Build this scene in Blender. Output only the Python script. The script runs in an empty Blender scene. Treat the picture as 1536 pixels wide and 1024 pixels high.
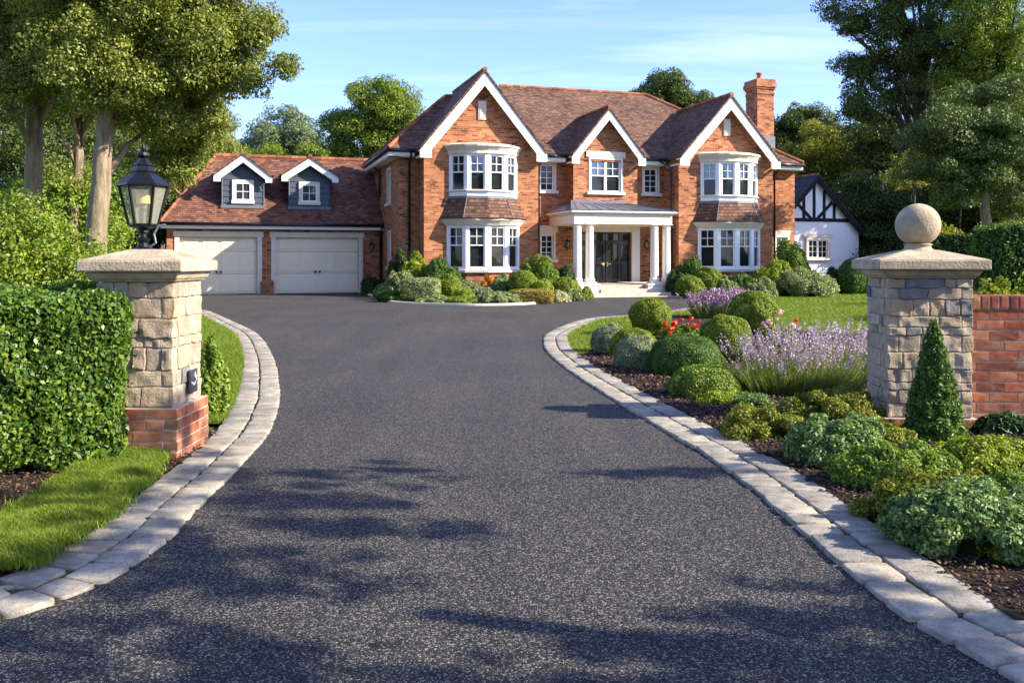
import bpy, math, random
import numpy as np
from mathutils import Vector, Matrix, noise as mnoise
sc = bpy.context.scene
COL = sc.collection
F = 1336.0; HZ = 390.0; CX = 768.0; EYE = 1.5
R = math.radians
YAW = R(17.5); CU, SU = math.cos(YAW), math.sin(YAW)
G0 = (-10.8, 39.3)                       # origin of the house's own axes (a along the front, b into the depth)

# ---- measuring helpers -------------------------------------------------
def A(px, b):
    t = (px - CX) / F
    return (t * (G0[1] + b * CU) - G0[0] + b * SU) / (CU - t * SU)
def Yd(a, b): return G0[1] + SU * a + CU * b
def Zt(py, a, b): return EYE + (HZ - py) * Yd(a, b) / F
def W2(a, b): return (G0[0] + CU * a - SU * b, G0[1] + SU * a + CU * b)
def G(px, py):
    Y = F * EYE / (py - HZ); return ((px - CX) / F * Y, Y)

# ---- node helpers ------------------------------------------------------
def newmat(name):
    m = bpy.data.materials.new(name); m.use_nodes = True
    nt = m.node_tree; nt.nodes.clear()
    out = nt.nodes.new('ShaderNodeOutputMaterial')
    b = nt.nodes.new('ShaderNodeBsdfPrincipled')
    nt.links.new(b.outputs[0], out.inputs[0])
    return m, nt, b, out
def N(nt, t, **kw):
    n = nt.nodes.new(t)
    for k, v in kw.items():
        if k.startswith('i_'):
            n.inputs[int(k[2:])].default_value = v
        else: setattr(n, k, v)
    return n
def L(nt, a, b): nt.links.new(a, b)
def math_(nt, op, a, b=None, c=None):
    n = nt.nodes.new('ShaderNodeMath'); n.operation = op
    for i, x in enumerate((a, b, c)):
        if x is None: continue
        if isinstance(x, (int, float)): n.inputs[i].default_value = x
        else: nt.links.new(x, n.inputs[i])
    return n.outputs[0]
def ramp(nt, fac, stops, interp='LINEAR'):
    r = nt.nodes.new('ShaderNodeValToRGB'); r.color_ramp.interpolation = interp
    els = r.color_ramp.elements
    while len(els) > 1: els.remove(els[-1])
    for i, (p, c) in enumerate(stops):
        e = els[0] if i == 0 else els.new(p)
        e.position = p; e.color = (c[0], c[1], c[2], 1)
    if fac is not None: nt.links.new(fac, r.inputs[0])
    return r.outputs[0]
def mixc(nt, fac, a, b, mode='MIX'):
    n = nt.nodes.new('ShaderNodeMix'); n.data_type = 'RGBA'; n.blend_type = mode
    for s, x in ((n.inputs[0], fac), (n.inputs[6], a), (n.inputs[7], b)):
        if isinstance(x, (int, float)): s.default_value = x
        elif isinstance(x, tuple): s.default_value = (x[0], x[1], x[2], 1)
        else: nt.links.new(x, s)
    return n.outputs[2]
def noise_(nt, scale, detail=3, rough=.55, vec=None, coord='Object', stretch=None):
    if vec is None:
        tc = nt.nodes.new('ShaderNodeTexCoord'); vec = tc.outputs[coord]
    if stretch:
        mp = nt.nodes.new('ShaderNodeMapping'); mp.inputs['Scale'].default_value = stretch
        nt.links.new(vec, mp.inputs[0]); vec = mp.outputs[0]
    n = nt.nodes.new('ShaderNodeTexNoise')
    n.inputs['Scale'].default_value = scale; n.inputs['Detail'].default_value = detail
    n.inputs['Roughness'].default_value = rough
    nt.links.new(vec, n.inputs['Vector'])
    return n.outputs[0]
def bump(nt, h, strength, dist, bsdf, prev=None):
    b = nt.nodes.new('ShaderNodeBump'); b.inputs['Strength'].default_value = strength
    b.inputs['Distance'].default_value = dist
    nt.links.new(h, b.inputs['Height'])
    if prev: nt.links.new(prev, b.inputs['Normal'])
    nt.links.new(b.outputs[0], bsdf.inputs['Normal'])
    return b.outputs[0]

def plain(name, col, rough=.5, var=.12, bmp=.1, scale=6, metallic=0, spec=.5, bd=.004):
    m, nt, b, o = newmat(name)
    n = noise_(nt, scale, 5, .6)
    c = ramp(nt, n, [(.25, tuple(x * (1 - var) for x in col)), (.75, tuple(min(1, x * (1 + var)) for x in col))])
    L(nt, c, b.inputs['Base Color']); b.inputs['Roughness'].default_value = rough
    b.inputs['Metallic'].default_value = metallic
    b.inputs['Specular IOR Level'].default_value = spec
    if bmp: bump(nt, noise_(nt, scale * 8, 4), bmp, bd, b)
    return m

def coursed(name, w, h, mortar, stops, mcol, rough=.85, bmp=.6, bd=.01, tile=False, streak=.25, jit=0.0):
    """bricks / tiles laid out on the UV map, which is in metres"""
    m, nt, b, o = newmat(name)
    uv = N(nt, 'ShaderNodeUVMap'); s = N(nt, 'ShaderNodeSeparateXYZ'); L(nt, uv.outputs[0], s.inputs[0])
    wob = noise_(nt, 1.7, 2, .5, uv.outputs[0])
    v0 = math_(nt, 'ADD', s.outputs[1], math_(nt, 'MULTIPLY', wob, .02))
    v = math_(nt, 'DIVIDE', v0, h)
    row = math_(nt, 'FLOOR', v); fv = math_(nt, 'FRACT', v)
    u = math_(nt, 'ADD', math_(nt, 'DIVIDE', s.outputs[0], w), math_(nt, 'MULTIPLY', row, .5))
    if jit:
        wn0 = N(nt, 'ShaderNodeTexWhiteNoise', noise_dimensions='1D'); L(nt, row, wn0.inputs['W'])
        u = math_(nt, 'ADD', u, math_(nt, 'MULTIPLY', wn0.outputs[0], jit))
    col = math_(nt, 'FLOOR', u); fu = math_(nt, 'FRACT', u)
    cb = N(nt, 'ShaderNodeCombineXYZ'); L(nt, col, cb.inputs[0]); L(nt, row, cb.inputs[1])
    wn = N(nt, 'ShaderNodeTexWhiteNoise', noise_dimensions='2D'); L(nt, cb.outputs[0], wn.inputs['Vector'])
    big = noise_(nt, .55, 3, .6, uv.outputs[0])
    t = math_(nt, 'ADD', math_(nt, 'MULTIPLY', wn.outputs[0], .82), math_(nt, 'MULTIPLY', math_(nt, 'SUBTRACT', big, .41), .8))
    c = ramp(nt, t, stops)
    fine = noise_(nt, 14, 4, .65, uv.outputs[0], stretch=(1, 2.5, 1))
    c = mixc(nt, streak, c, ramp(nt, fine, [(.3, (.12, .12, .12)), (.7, (1, 1, 1))]), 'MULTIPLY')
    if tile:
        dv = math_(nt, 'MULTIPLY', fv, h)
        mk = math_(nt, 'LESS_THAN', dv, mortar)
        du = math_(nt, 'MULTIPLY', math_(nt, 'MINIMUM', fu, math_(nt, 'SUBTRACT', 1, fu)), w)
        mk2 = math_(nt, 'LESS_THAN', du, mortar * .35)
        mk = math_(nt, 'MAXIMUM', mk, math_(nt, 'MULTIPLY', mk2, .8))
        hgt = math_(nt, 'ADD', math_(nt, 'MULTIPLY', math_(nt, 'SUBTRACT', 1, fv), 1.0), math_(nt, 'MULTIPLY', wn.outputs[0], .5))
    else:
        dv = math_(nt, 'MULTIPLY', math_(nt, 'MINIMUM', fv, math_(nt, 'SUBTRACT', 1, fv)), h)
        du = math_(nt, 'MULTIPLY', math_(nt, 'MINIMUM', fu, math_(nt, 'SUBTRACT', 1, fu)), w)
        mk = math_(nt, 'LESS_THAN', math_(nt, 'MINIMUM', du, dv), mortar / 2)
        hgt = math_(nt, 'ADD', math_(nt, 'SUBTRACT', 1, mk), math_(nt, 'MULTIPLY', fine, .5))
    c = mixc(nt, mk, c, mcol)
    L(nt, c, b.inputs['Base Color']); b.inputs['Roughness'].default_value = rough
    b.inputs['Specular IOR Level'].default_value = .3
    bump(nt, hgt, bmp, bd, b)
    return m

def island(name, stops, rough=.85, nscale=9, nvar=.45, bmp=.6, bd=.006, stain=None):
    """stones or bricks modelled one by one: a colour for each, plus grain"""
    m, nt, b, o = newmat(name)
    g = N(nt, 'ShaderNodeNewGeometry')
    c = ramp(nt, g.outputs['Random Per Island'], stops)
    n1 = noise_(nt, nscale, 6, .65)
    c = mixc(nt, 1.0, c, ramp(nt, n1, [(.28, (1 - nvar,) * 3), (.7, (1.15, 1.12, 1.08))]), 'MULTIPLY')
    n3 = noise_(nt, nscale * 9, 3, .6)
    c = mixc(nt, .5, c, ramp(nt, n3, [(.35, (.6, .58, .55)), (.6, (1.1, 1.1, 1.1))]), 'MULTIPLY')
    if stain:
        n2 = noise_(nt, 3.1, 5, .7)
        c = mixc(nt, ramp(nt, n2, [(.5, (0, 0, 0)), (.72, (.75, .75, .75))]), c, stain)
    L(nt, c, b.inputs['Base Color']); b.inputs['Roughness'].default_value = rough
    b.inputs['Specular IOR Level'].default_value = .3
    bump(nt, noise_(nt, nscale * 5, 6, .7), bmp, bd, b)
    return m

def leafmat(name, c1, c2, c3, trans=.35, rough=.5, big=1.2):
    m, nt, b, o = newmat(name)
    g = N(nt, 'ShaderNodeNewGeometry')
    n = noise_(nt, big, 3, .6)
    t = math_(nt, 'ADD', math_(nt, 'MULTIPLY', g.outputs['Random Per Island'], .6), math_(nt, 'MULTIPLY', n, .4))
    c = ramp(nt, t, [(.12, c1), (.5, c2), (.85, c3)])
    L(nt, c, b.inputs['Base Color']); b.inputs['Roughness'].default_value = rough
    b.inputs['Specular IOR Level'].default_value = .35
    tr = N(nt, 'ShaderNodeBsdfTranslucent')
    tc = mixc(nt, 1.0, c, (1.25, 1.2, .5), 'MULTIPLY'); L(nt, tc, tr.inputs[0])
    mx = N(nt, 'ShaderNodeMixShader', i_0=trans)
    L(nt, b.outputs[0], mx.inputs[1]); L(nt, tr.outputs[0], mx.inputs[2]); L(nt, mx.outputs[0], o.inputs[0])
    return m

# ---- materials ---------------------------------------------------------
M = {}
M['brick'] = coursed('house_brick', .265, .086, .011,
    [(0, (.07, .025, .016)), (.09, (.15, .045, .022)), (.18, (.27, .085, .04)), (.45, (.39, .14, .058)), (.75, (.47, .19, .08)), (1, (.55, .28, .14))],
    (.42, .26, .14), streak=.4, jit=.3)
M['tile'] = coursed('clay_tiles', .21, .145, .03,
    [(0, (.06, .036, .026)), (.2, (.125, .065, .040)), (.5, (.185, .092, .052)), (.8, (.245, .125, .070)), (1, (.32, .17, .10))],
    (.04, .022, .018), tile=True, bmp=.8, bd=.03, streak=.45, jit=.2)
M['tile_red'] = coursed('clay_tiles_red', .21, .145, .03,
    [(0, (.055, .028, .022)), (.2, (.14, .058, .036)), (.5, (.215, .088, .05)), (.8, (.29, .125, .065)), (1, (.36, .18, .09))],
    (.05, .024, .018), tile=True, bmp=.8, bd=.03, streak=.45, jit=.2)
M['ridge'] = island('ridge_tiles', [(0, (.2, .07, .035)), (.5, (.33, .12, .055)), (1, (.4, .17, .08))], nscale=4)
M['slate'] = coursed('dark_slate', .25, .2, .02, [(0, (.02, .022, .03)), (.6, (.035, .038, .05)), (1, (.06, .06, .075))], (.012, .012, .016), tile=True, bmp=.6, bd=.02)
M['white'] = plain('white_paint', (.80, .80, .78), .4, .04, .05)
M['cream'] = plain('cream_stone', (.68, .60, .48), .7, .10, .2)
M['column'] = plain('column_plaster', (.74, .68, .58), .55, .05, .08)
M['garage'] = plain('cream_door_paint', (.86, .73, .50), .45, .04, .05)
M['black'] = plain('black_metal', (.006, .0065, .008), .38, .3, .15, 20, spec=.35)
M['gutter'] = plain('black_gutter', (.012, .013, .017), .35, .2, .0)
M['blackdoor'] = plain('black_door_paint', (.012, .015, .02), .25, .1, .03)
M['clad'] = plain('slate_blue_cladding', (.055, .07, .095), .55, .15, .1)
M['lead'] = plain('grey_lead', (.13, .14, .17), .5, .25, .1, 3)
M['leadroof'] = plain('zinc_sheet', (.16, .18, .22), .38, .25, .08, 2, metallic=.4)
M['brass'] = plain('brass', (.7, .5, .25), .3, .1, 0, metallic=1)
M['render'] = plain('white_render', (.76, .78, .80), .8, .05, .3, 5, bd=.01)
M['timber'] = plain('black_timber', (.010, .012, .016), .7, .3, .2, 8, spec=.15)
M['stonecap'] = plain('sandstone_cap', (.37, .30, .195), .88, .4, 1.0, 6, bd=.008)
M['step'] = plain('stone_step', (.42, .37, .29), .8, .15, .3, 5)
def bark(name, c):
    m, nt, b, o = newmat(name)
    n1 = noise_(nt, 7, 6, .7, stretch=(1, 1, .22)); n2 = noise_(nt, 1.3, 4, .6)
    c1 = ramp(nt, n1, [(.3, tuple(x * .35 for x in c)), (.5, c), (.72, tuple(min(1, x * 1.55) for x in c))])
    c1 = mixc(nt, ramp(nt, n2, [(.45, (0, 0, 0)), (.7, (.55, .55, .55))]), c1, (c[0] * .5, c[1] * .75, c[2] * .4))
    L(nt, c1, b.inputs['Base Color']); b.inputs['Roughness'].default_value = .92; b.inputs['Specular IOR Level'].default_value = .2
    bump(nt, n1, 1.0, .06, b); return m
M['trunk'] = bark('bark', (.25, .19, .125))
M['darktrunk'] = plain('dark_bark', (.06, .05, .035), .9, .35, 1.0, 5, bd=.05)
M['mortar'] = plain('mortar', (.37, .32, .25), .9, .15, .5, 20)
M['plaque'] = plain('slate_plaque', (.05, .052, .06), .4, .1, .05)
M['pot'] = plain('terracotta', (.42, .12, .06), .7, .2, .2, 8)
M['cream_flower'] = plain('cream_wax', (.8, .62, .3), .5, .05, .0)
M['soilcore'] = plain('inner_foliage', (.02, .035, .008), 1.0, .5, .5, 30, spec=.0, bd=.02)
M['stone'] = island('rubble_stone', [(0, (.49, .36, .22)), (.2, (.38, .31, .225)), (.4, (.52, .43, .31)), (.55, (.35, .29, .23)), (.7, (.48, .39, .27)), (.85, (.54, .45, .31)), (.93, (.23, .23, .24)), (1, (.12, .14, .165))], nscale=11, nvar=.4, bmp=.9, bd=.012, stain=(.40, .28, .14))
M['paver'] = island('cobble', [(0, (.26, .245, .20)), (.3, (.42, .38, .295)), (.55, (.33, .305, .25)), (.85, (.47, .42, .32)), (1, (.23, .225, .205))], nscale=10, nvar=.55, bmp=1.0, bd=.008, stain=(.16, .145, .11))
M['redbrick'] = island('red_brick', [(0, (.17, .05, .03)), (.2, (.30, .085, .045)), (.5, (.40, .125, .06)), (.8, (.46, .17, .08)), (1, (.33, .15, .07))], nscale=16, nvar=.45, bmp=.7, bd=.004, stain=(.36, .24, .16))

def glass(name, col, fac, rough=.03):
    m, nt, b, o = newmat(name)
    b.inputs['Base Color'].default_value = (*col, 1); b.inputs['Roughness'].default_value = .8; b.inputs['Specular IOR Level'].default_value = .1
    g = N(nt, 'ShaderNodeBsdfGlossy'); g.inputs['Roughness'].default_value = rough
    g.inputs[0].default_value = (.85, .92, 1, 1)
    fr = N(nt, 'ShaderNodeFresnel'); fr.inputs[0].default_value = 1.38
    f = math_(nt, 'MINIMUM', math_(nt, 'ADD', fr.outputs[0], fac), 1.0)
    bn = N(nt, 'ShaderNodeBump'); bn.inputs['Strength'].default_value = .25; bn.inputs['Distance'].default_value = .02
    L(nt, noise_(nt, .9, 2), bn.inputs['Height']); L(nt, bn.outputs[0], g.inputs['Normal'])
    mx = N(nt, 'ShaderNodeMixShader'); L(nt, f, mx.inputs[0])
    L(nt, b.outputs[0], mx.inputs[1]); L(nt, g.outputs[0], mx.inputs[2]); L(nt, mx.outputs[0], o.inputs[0])
    return m
M['glass'] = glass('window_glass', (.010, .013, .012), .015)
M['glass_sky'] = glass('window_glass_sky_tint', (.02, .03, .045), .13)  # sky reflection put in as a bluer tint and extra gloss
def lampglass():
    m, nt, b, o = newmat('lantern_glass')
    b.inputs['Base Color'].default_value = (.55, .55, .42, 1); b.inputs['Roughness'].default_value = .12
    tr = N(nt, 'ShaderNodeBsdfTransparent'); tr.inputs[0].default_value = (.86, .86, .74, 1)
    mx = N(nt, 'ShaderNodeMixShader', i_0=.72); L(nt, b.outputs[0], mx.inputs[1]); L(nt, tr.outputs[0], mx.inputs[2])
    L(nt, mx.outputs[0], o.inputs[0]); return m
M['lampglass'] = lampglass()

def asphalt():
    m, nt, b, o = newmat('asphalt')
    tc = N(nt, 'ShaderNodeTexCoord')
    def chips(scale):
        v = N(nt, 'ShaderNodeTexVoronoi'); v.inputs['Scale'].default_value = scale; v.inputs['Randomness'].default_value = 1
        L(nt, tc.outputs['Object'], v.inputs['Vector']); return v
    v1 = chips(135); v2 = chips(260)
    s = N(nt, 'ShaderNodeSeparateColor'); L(nt, v1.outputs['Color'], s.inputs[0])
    c = ramp(nt, s.outputs[0], [(0, (.008, .008, .008)), (.42, (.019, .0185, .018)), (.62, (.048, .045, .040)), (.80, (.17, .152, .125)), (1, (.50, .43, .34))])
    s2 = N(nt, 'ShaderNodeSeparateColor'); L(nt, v2.outputs['Color'], s2.inputs[0])
    c2 = ramp(nt, s2.outputs[1], [(0, (.010, .010, .010)), (.7, (.036, .035, .033)), (1, (.22, .195, .16))])
    c = mixc(nt, .33, c, c2)
    edge = ramp(nt, v1.outputs['Distance'], [(0, (1, 1, 1)), (.35, (.9, .9, .9)), (.75, (.3, .3, .3))])
    c = mixc(nt, .8, c, edge, 'MULTIPLY')
    big = noise_(nt, .35, 5, .6, tc.outputs['Object'])
    c = mixc(nt, 1, c, ramp(nt, big, [(.3, (.78, .82, .88)), (.7, (1.08, 1.10, 1.14))]), 'MULTIPLY')
    trk = noise_(nt, .9, 4, .6, tc.outputs['Object'], stretch=(1.6, .10, 1))
    c = mixc(nt, 1, c, ramp(nt, trk, [(.35, (.84, .84, .85)), (.6, (1.05, 1.05, 1.04))]), 'MULTIPLY')
    blot = noise_(nt, 3.2, 5, .7, tc.outputs['Object'])
    c = mixc(nt, ramp(nt, blot, [(.66, (0, 0, 0)), (.74, (.35, .35, .35))]), c, (.02, .02, .022))
    L(nt, c, b.inputs['Base Color']); b.inputs['Roughness'].default_value = .8
    b.inputs['Specular IOR Level'].default_value = .22
    hh = math_(nt, 'ADD', math_(nt, 'SUBTRACT', 1, v1.outputs['Distance']), math_(nt, 'MULTIPLY', s.outputs[1], .7))
    bump(nt, hh, .75, .004, b)
    return m
M['asphalt'] = asphalt()

def groundmat(name, stops, scale, bmp=.5, bd=.02, stretch=None):
    m, nt, b, o = newmat(name)
    n = noise_(nt, scale, 8, .7, stretch=stretch); n2 = noise_(nt, scale * .07, 3, .5)
    t = math_(nt, 'ADD', math_(nt, 'MULTIPLY', n, .7), math_(nt, 'MULTIPLY', n2, .3))
    L(nt, ramp(nt, t, stops), b.inputs['Base Color']); b.inputs['Roughness'].default_value = .95
    b.inputs['Specular IOR Level'].default_value = .15
    bump(nt, n, bmp, bd, b); return m
M['soil'] = groundmat('mulch', [(.3, (.012, .008, .006)), (.5, (.035, .022, .015)), (.7, (.075, .045, .03))], 30, 1, .03)
M['lawn'] = groundmat('lawn_turf', [(.3, (.06, .10, .010)), (.5, (.10, .16, .014)), (.7, (.15, .20, .025))], 9, .6, .03)
M['earth'] = groundmat('far_grass', [(.3, (.03, .05, .012)), (.7, (.07, .10, .025))], .8)
M['joint'] = groundmat('mossy_joint', [(.38, (.02, .015, .01)), (.5, (.045, .035, .022)), (.56, (.05, .075, .012)), (.7, (.09, .14, .02))], 4, 1, .02)
M['chip'] = island('bark_chip', [(0, (.02, .012, .009)), (.4, (.06, .035, .022)), (.75, (.12, .07, .04)), (1, (.22, .14, .085))], nscale=30, bmp=.3)
M['grass'] = leafmat('grass_blade', (.08, .14, .010), (.15, .22, .014), (.26, .32, .03), .35, .5, .4)

def LM(n, a, b, c, **k): M[n] = leafmat(n, a, b, c, **k)
LM('hedge_leaf', (.03, .075, .010), (.08, .165, .018), (.24, .31, .04), trans=.3, rough=.4)
LM('box_leaf', (.08, .13, .010), (.18, .25, .014), (.33, .38, .03), trans=.3)
LM('box_dark', (.035, .08, .012), (.075, .155, .022), (.16, .25, .035), trans=.3)
LM('lime_leaf', (.13, .19, .012), (.25, .32, .02), (.40, .44, .04), trans=.35)
LM('mid_leaf', (.06, .12, .012), (.15, .24, .022), (.30, .39, .05), trans=.3)
LM('dark_leaf', (.018, .045, .010), (.035, .08, .016), (.07, .13, .03), trans=.25)
LM('shrub_leaf', (.07, .13, .010), (.16, .23, .018), (.30, .35, .035), trans=.3)
LM('bluegreen_leaf', (.055, .115, .025), (.15, .245, .06), (.34, .44, .15), trans=.25)
LM('sage_leaf', (.14, .17, .08), (.24, .28, .14), (.36, .38, .22), trans=.25)
LM('varieg_leaf', (.07, .12, .025), (.18, .25, .07), (.50, .50, .25), trans=.25)
LM('cream_leaf', (.25, .27, .09), (.48, .46, .24), (.65, .62, .42), trans=.2)
LM('gold_leaf', (.15, .12, .02), (.28, .22, .035), (.38, .28, .05), trans=.25)
LM('orange_leaf', (.35, .12, .01), (.55, .22, .015), (.6, .32, .03), trans=.25)
LM('yellowish_leaf', (.10, .13, .012), (.19, .22, .02), (.34, .34, .04), trans=.35)
LM('lav_leaf', (.10, .15, .03), (.19, .26, .05), (.32, .38, .12), trans=.3)
LM('lav_flower', (.24, .17, .28), (.42, .32, .45), (.60, .50, .60), trans=.2)
LM('lav_flower_dark', (.22, .12, .24), (.34, .21, .34), (.50, .36, .46), trans=.2)
LM('red_petal', (.5, .015, .01), (.7, .04, .015), (.75, .10, .03), trans=.2)
LM('pink_petal', (.75, .35, .38), (.85, .6, .6), (.85, .8, .75), trans=.2)
LM('tree_left', (.085, .12, .018), (.18, .215, .033), (.38, .40, .09), trans=.35, big=.5)
LM('tree_dark', (.03, .06, .012), (.065, .105, .018), (.14, .18, .03), trans=.3, big=.4)
LM('tree_blue', (.04, .075, .018), (.08, .13, .028), (.16, .22, .045), trans=.25, big=.4)
LM('tree_green', (.08, .13, .012), (.15, .22, .02), (.26, .33, .035), trans=.35, big=.4)
LM('tree_grey', (.10, .15, .07), (.16, .22, .11), (.24, .30, .17), trans=.35, big=.4)  # paler grey-green, with distance haze put into the leaf colour
LM('tree_yellow', (.12, .14, .015), (.22, .24, .025), (.36, .36, .05), trans=.35, big=.4)

# ---- scene graph helpers -----------------------------------------------
def tag(o, label=None, cat=None, group=None, kind=None):
    if label: o['label'] = label
    if cat: o['category'] = cat
    if group: o['group'] = group
    if kind: o['kind'] = kind
    return o
def empty(name, loc, rz=0, **k):
    o = bpy.data.objects.new(name, None); COL.objects.link(o)
    o.location = loc; o.rotation_euler = (0, 0, rz); o.empty_display_size = .2
    return tag(o, **k)

def finish(name, me, mat, parent, smooth):
    o = bpy.data.objects.new(name, me); COL.objects.link(o)
    me.materials.append(mat)
    if parent: o.parent = parent
    if smooth: me.polygons.foreach_set('use_smooth', [True] * len(me.polygons))
    return o

class MB:
    def __init__(s, off=(0, 0, 0)): s.v = []; s.f = []; s.off = off
    def add(s, vs, fs):
        k = len(s.v); s.v += [tuple(p) for p in vs]; s.f += [tuple(i + k for i in f) for f in fs]
    def box(s, x0, x1, y0, y1, z0, z1):
        s.add([(x0, y0, z0), (x1, y0, z0), (x1, y1, z0), (x0, y1, z0), (x0, y0, z1), (x1, y0, z1), (x1, y1, z1), (x0, y1, z1)],
              [(0, 3, 2, 1), (4, 5, 6, 7), (0, 1, 5, 4), (1, 2, 6, 5), (2, 3, 7, 6), (3, 0, 4, 7)])
    def ext(s, poly, vec):
        n = len(poly); vec = Vector(vec)
        p = [Vector(q) for q in poly]
        nn = Vector((0, 0, 0))
        for i in range(1, n - 1): nn += (p[i] - p[0]).cross(p[i + 1] - p[0])
        if nn.dot(vec) > 0: p.reverse()
        s.add(p + [q + vec for q in p], [tuple(range(n)), tuple(range(2 * n - 1, n - 1, -1))] +
              [((i + 1) % n, i, i + n, (i + 1) % n + n) for i in range(n)])
    def obox(s, O, U, Nn, u0, u1, v0, v1, n0, n1):
        """box in a frame: O origin, U along the wall, Z up, Nn outwards"""
        O = Vector(O); U = Vector(U); Nn = Vector(Nn); Z = Vector((0, 0, 1))
        pts = [O + U * u + Z * v + Nn * n for n in (n0, n1) for (u, v) in ((u0, v0), (u1, v0), (u1, v1), (u0, v1))]
        fs = [(0, 3, 2, 1), (4, 5, 6, 7), (0, 1, 5, 4), (1, 2, 6, 5), (2, 3, 7, 6), (3, 0, 4, 7)]
        if U.cross(Z).dot(Nn) < 0: fs = [tuple(reversed(f)) for f in fs]
        s.add(pts, fs)
    def tube(s, pts, rad, n=8, cap=True):
        pts = [Vector(p) for p in pts]
        if isinstance(rad, (int, float)): rad = [rad] * len(pts)
        k = len(s.v); ref = Vector((.31, .95, .02))
        for i, p in enumerate(pts):
            d = (pts[min(i + 1, len(pts) - 1)] - pts[max(i - 1, 0)]).normalized()
            if abs(d.dot(ref)) > .95: ref = Vector((1, .1, .1))
            x = d.cross(ref).normalized(); y = d.cross(x)
            for j in range(n):
                t = 2 * math.pi * j / n
                s.v.append(tuple(p + (x * math.cos(t) + y * math.sin(t)) * rad[i]))
        for i in range(len(pts) - 1):
            for j in range(n):
                a = k + i * n + j; b = k + i * n + (j + 1) % n
                s.f.append((a, a + n, b + n, b))
        if cap:
            s.f.append(tuple(k + j for j in range(n)))
            s.f.append(tuple(k + (len(pts) - 1) * n + j for j in reversed(range(n))))
    def lathe(s, prof, c=(0, 0, 0), n=24, rot=0):
        k = len(s.v)
        for (r, z) in prof:
            for j in range(n):
                t = rot + 2 * math.pi * j / n
                s.v.append((c[0] + r * math.cos(t), c[1] + r * math.sin(t), c[2] + z))
        for i in range(len(prof) - 1):
            for j in range(n):
                a = k + i * n + j; b = k + i * n + (j + 1) % n
                s.f.append((a, b, b + n, a + n))
        s.f.append(tuple(k + j for j in reversed(range(n))))
        s.f.append(tuple(k + (len(prof) - 1) * n + j for j in range(n)))
    def loft(s, p0, z0, p1, z1):
        n = len(p0)
        s.add([(x, y, z0) for x, y in p0] + [(x, y, z1) for x, y in p1],
              [tuple(reversed(range(n))), tuple(range(n, 2 * n))] + [(i, (i + 1) % n, (i + 1) % n + n, i + n) for i in range(n)])
    def build(s, name, mat, parent=None, smooth=False, bevel=0, uv=True):
        me = bpy.data.meshes.new(name)
        ox, oy, oz = s.off
        me.from_pydata([(x - ox, y - oy, z - oz) for x, y, z in s.v], [], s.f)
        if uv:
            ul = me.uv_layers.new(name='UVMap').data
            for p in me.polygons:
                n = p.normal
                U = Vector((-n.y, n.x, 0))
                U = U.normalized() if U.length > 1e-3 else Vector((1, 0, 0))
                V = n.cross(U)
                for li in p.loop_indices:
                    c = Vector(s.v[me.loops[li].vertex_index])
                    ul[li].uv = (c.dot(U), c.dot(V))
        o = finish(name, me, mat, parent, smooth)
        if bevel:
            b = o.modifiers.new('bevel', 'BEVEL'); b.width = bevel; b.segments = 2; b.limit_method = 'ANGLE'
            b.angle_limit = R(40)
        return o

def np_mesh(name, V, faces, mat, parent=None, smooth=False):
    """faces: list of (n,k) index arrays"""
    me = bpy.data.meshes.new(name)
    V = np.ascontiguousarray(V, dtype=np.float32)
    me.vertices.add(len(V)); me.vertices.foreach_set('co', V.ravel())
    ls = np.concatenate([f.ravel() for f in faces]).astype(np.int32)
    tot = np.concatenate([np.full(len(f), f.shape[1], np.int32) for f in faces])
    st = np.concatenate([[0], np.cumsum(tot)[:-1]]).astype(np.int32)
    me.loops.add(len(ls)); me.loops.foreach_set('vertex_index', ls)
    me.polygons.add(len(tot)); me.polygons.foreach_set('loop_start', st)
    me.update(calc_edges=True)
    return finish(name, me, mat, parent, smooth)

_lat = {}
def lattice(n):
    if n in _lat: return _lat[n]
    idx = {}; V = []; Fc = []
    def vid(p):
        if p not in idx: idx[p] = len(V); V.append(p)
        return idx[p]
    for ax in range(3):
        for side in (0, n):
            for i in range(n):
                for j in range(n):
                    q = []
                    for (di, dj) in ((0, 0), (1, 0), (1, 1), (0, 1)):
                        p = [0, 0, 0]; p[ax] = side; p[(ax + 1) % 3] = i + di; p[(ax + 2) % 3] = j + dj
                        q.append(vid(tuple(p)))
                    Fc.append(q if side else q[::-1])
    P = np.array(V, float) / n * 2 - 1
    _lat[n] = (P, Fc); return _lat[n]
def rough_block(mb, c, size, ax, ay, r=.012, amp=.006, freq=9, n=4, seed=0):
    """rounded, weathered block centred at c; ax/ay horizontal axes, z up"""
    P, Fc = lattice(n)
    h = np.array(size) / 2
    Q = np.sign(P) * np.abs(P) ** .6 * h
    core = np.clip(Q, -(h - r), h - r); d = Q - core
    ln = np.linalg.norm(d, axis=1, keepdims=True); ln[ln == 0] = 1
    Q = core + d / ln * r
    ax = np.array(ax); ay = np.array(ay); out = []
    for q in Q:
        w = np.array(c) + ax * q[0] + ay * q[1] + np.array((0, 0, q[2]))
        nv = mnoise.noise_vector(Vector((w * freq + seed).tolist()))
        out.append(tuple(w + np.array(nv) * amp))
    mb.add(out, Fc)

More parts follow.
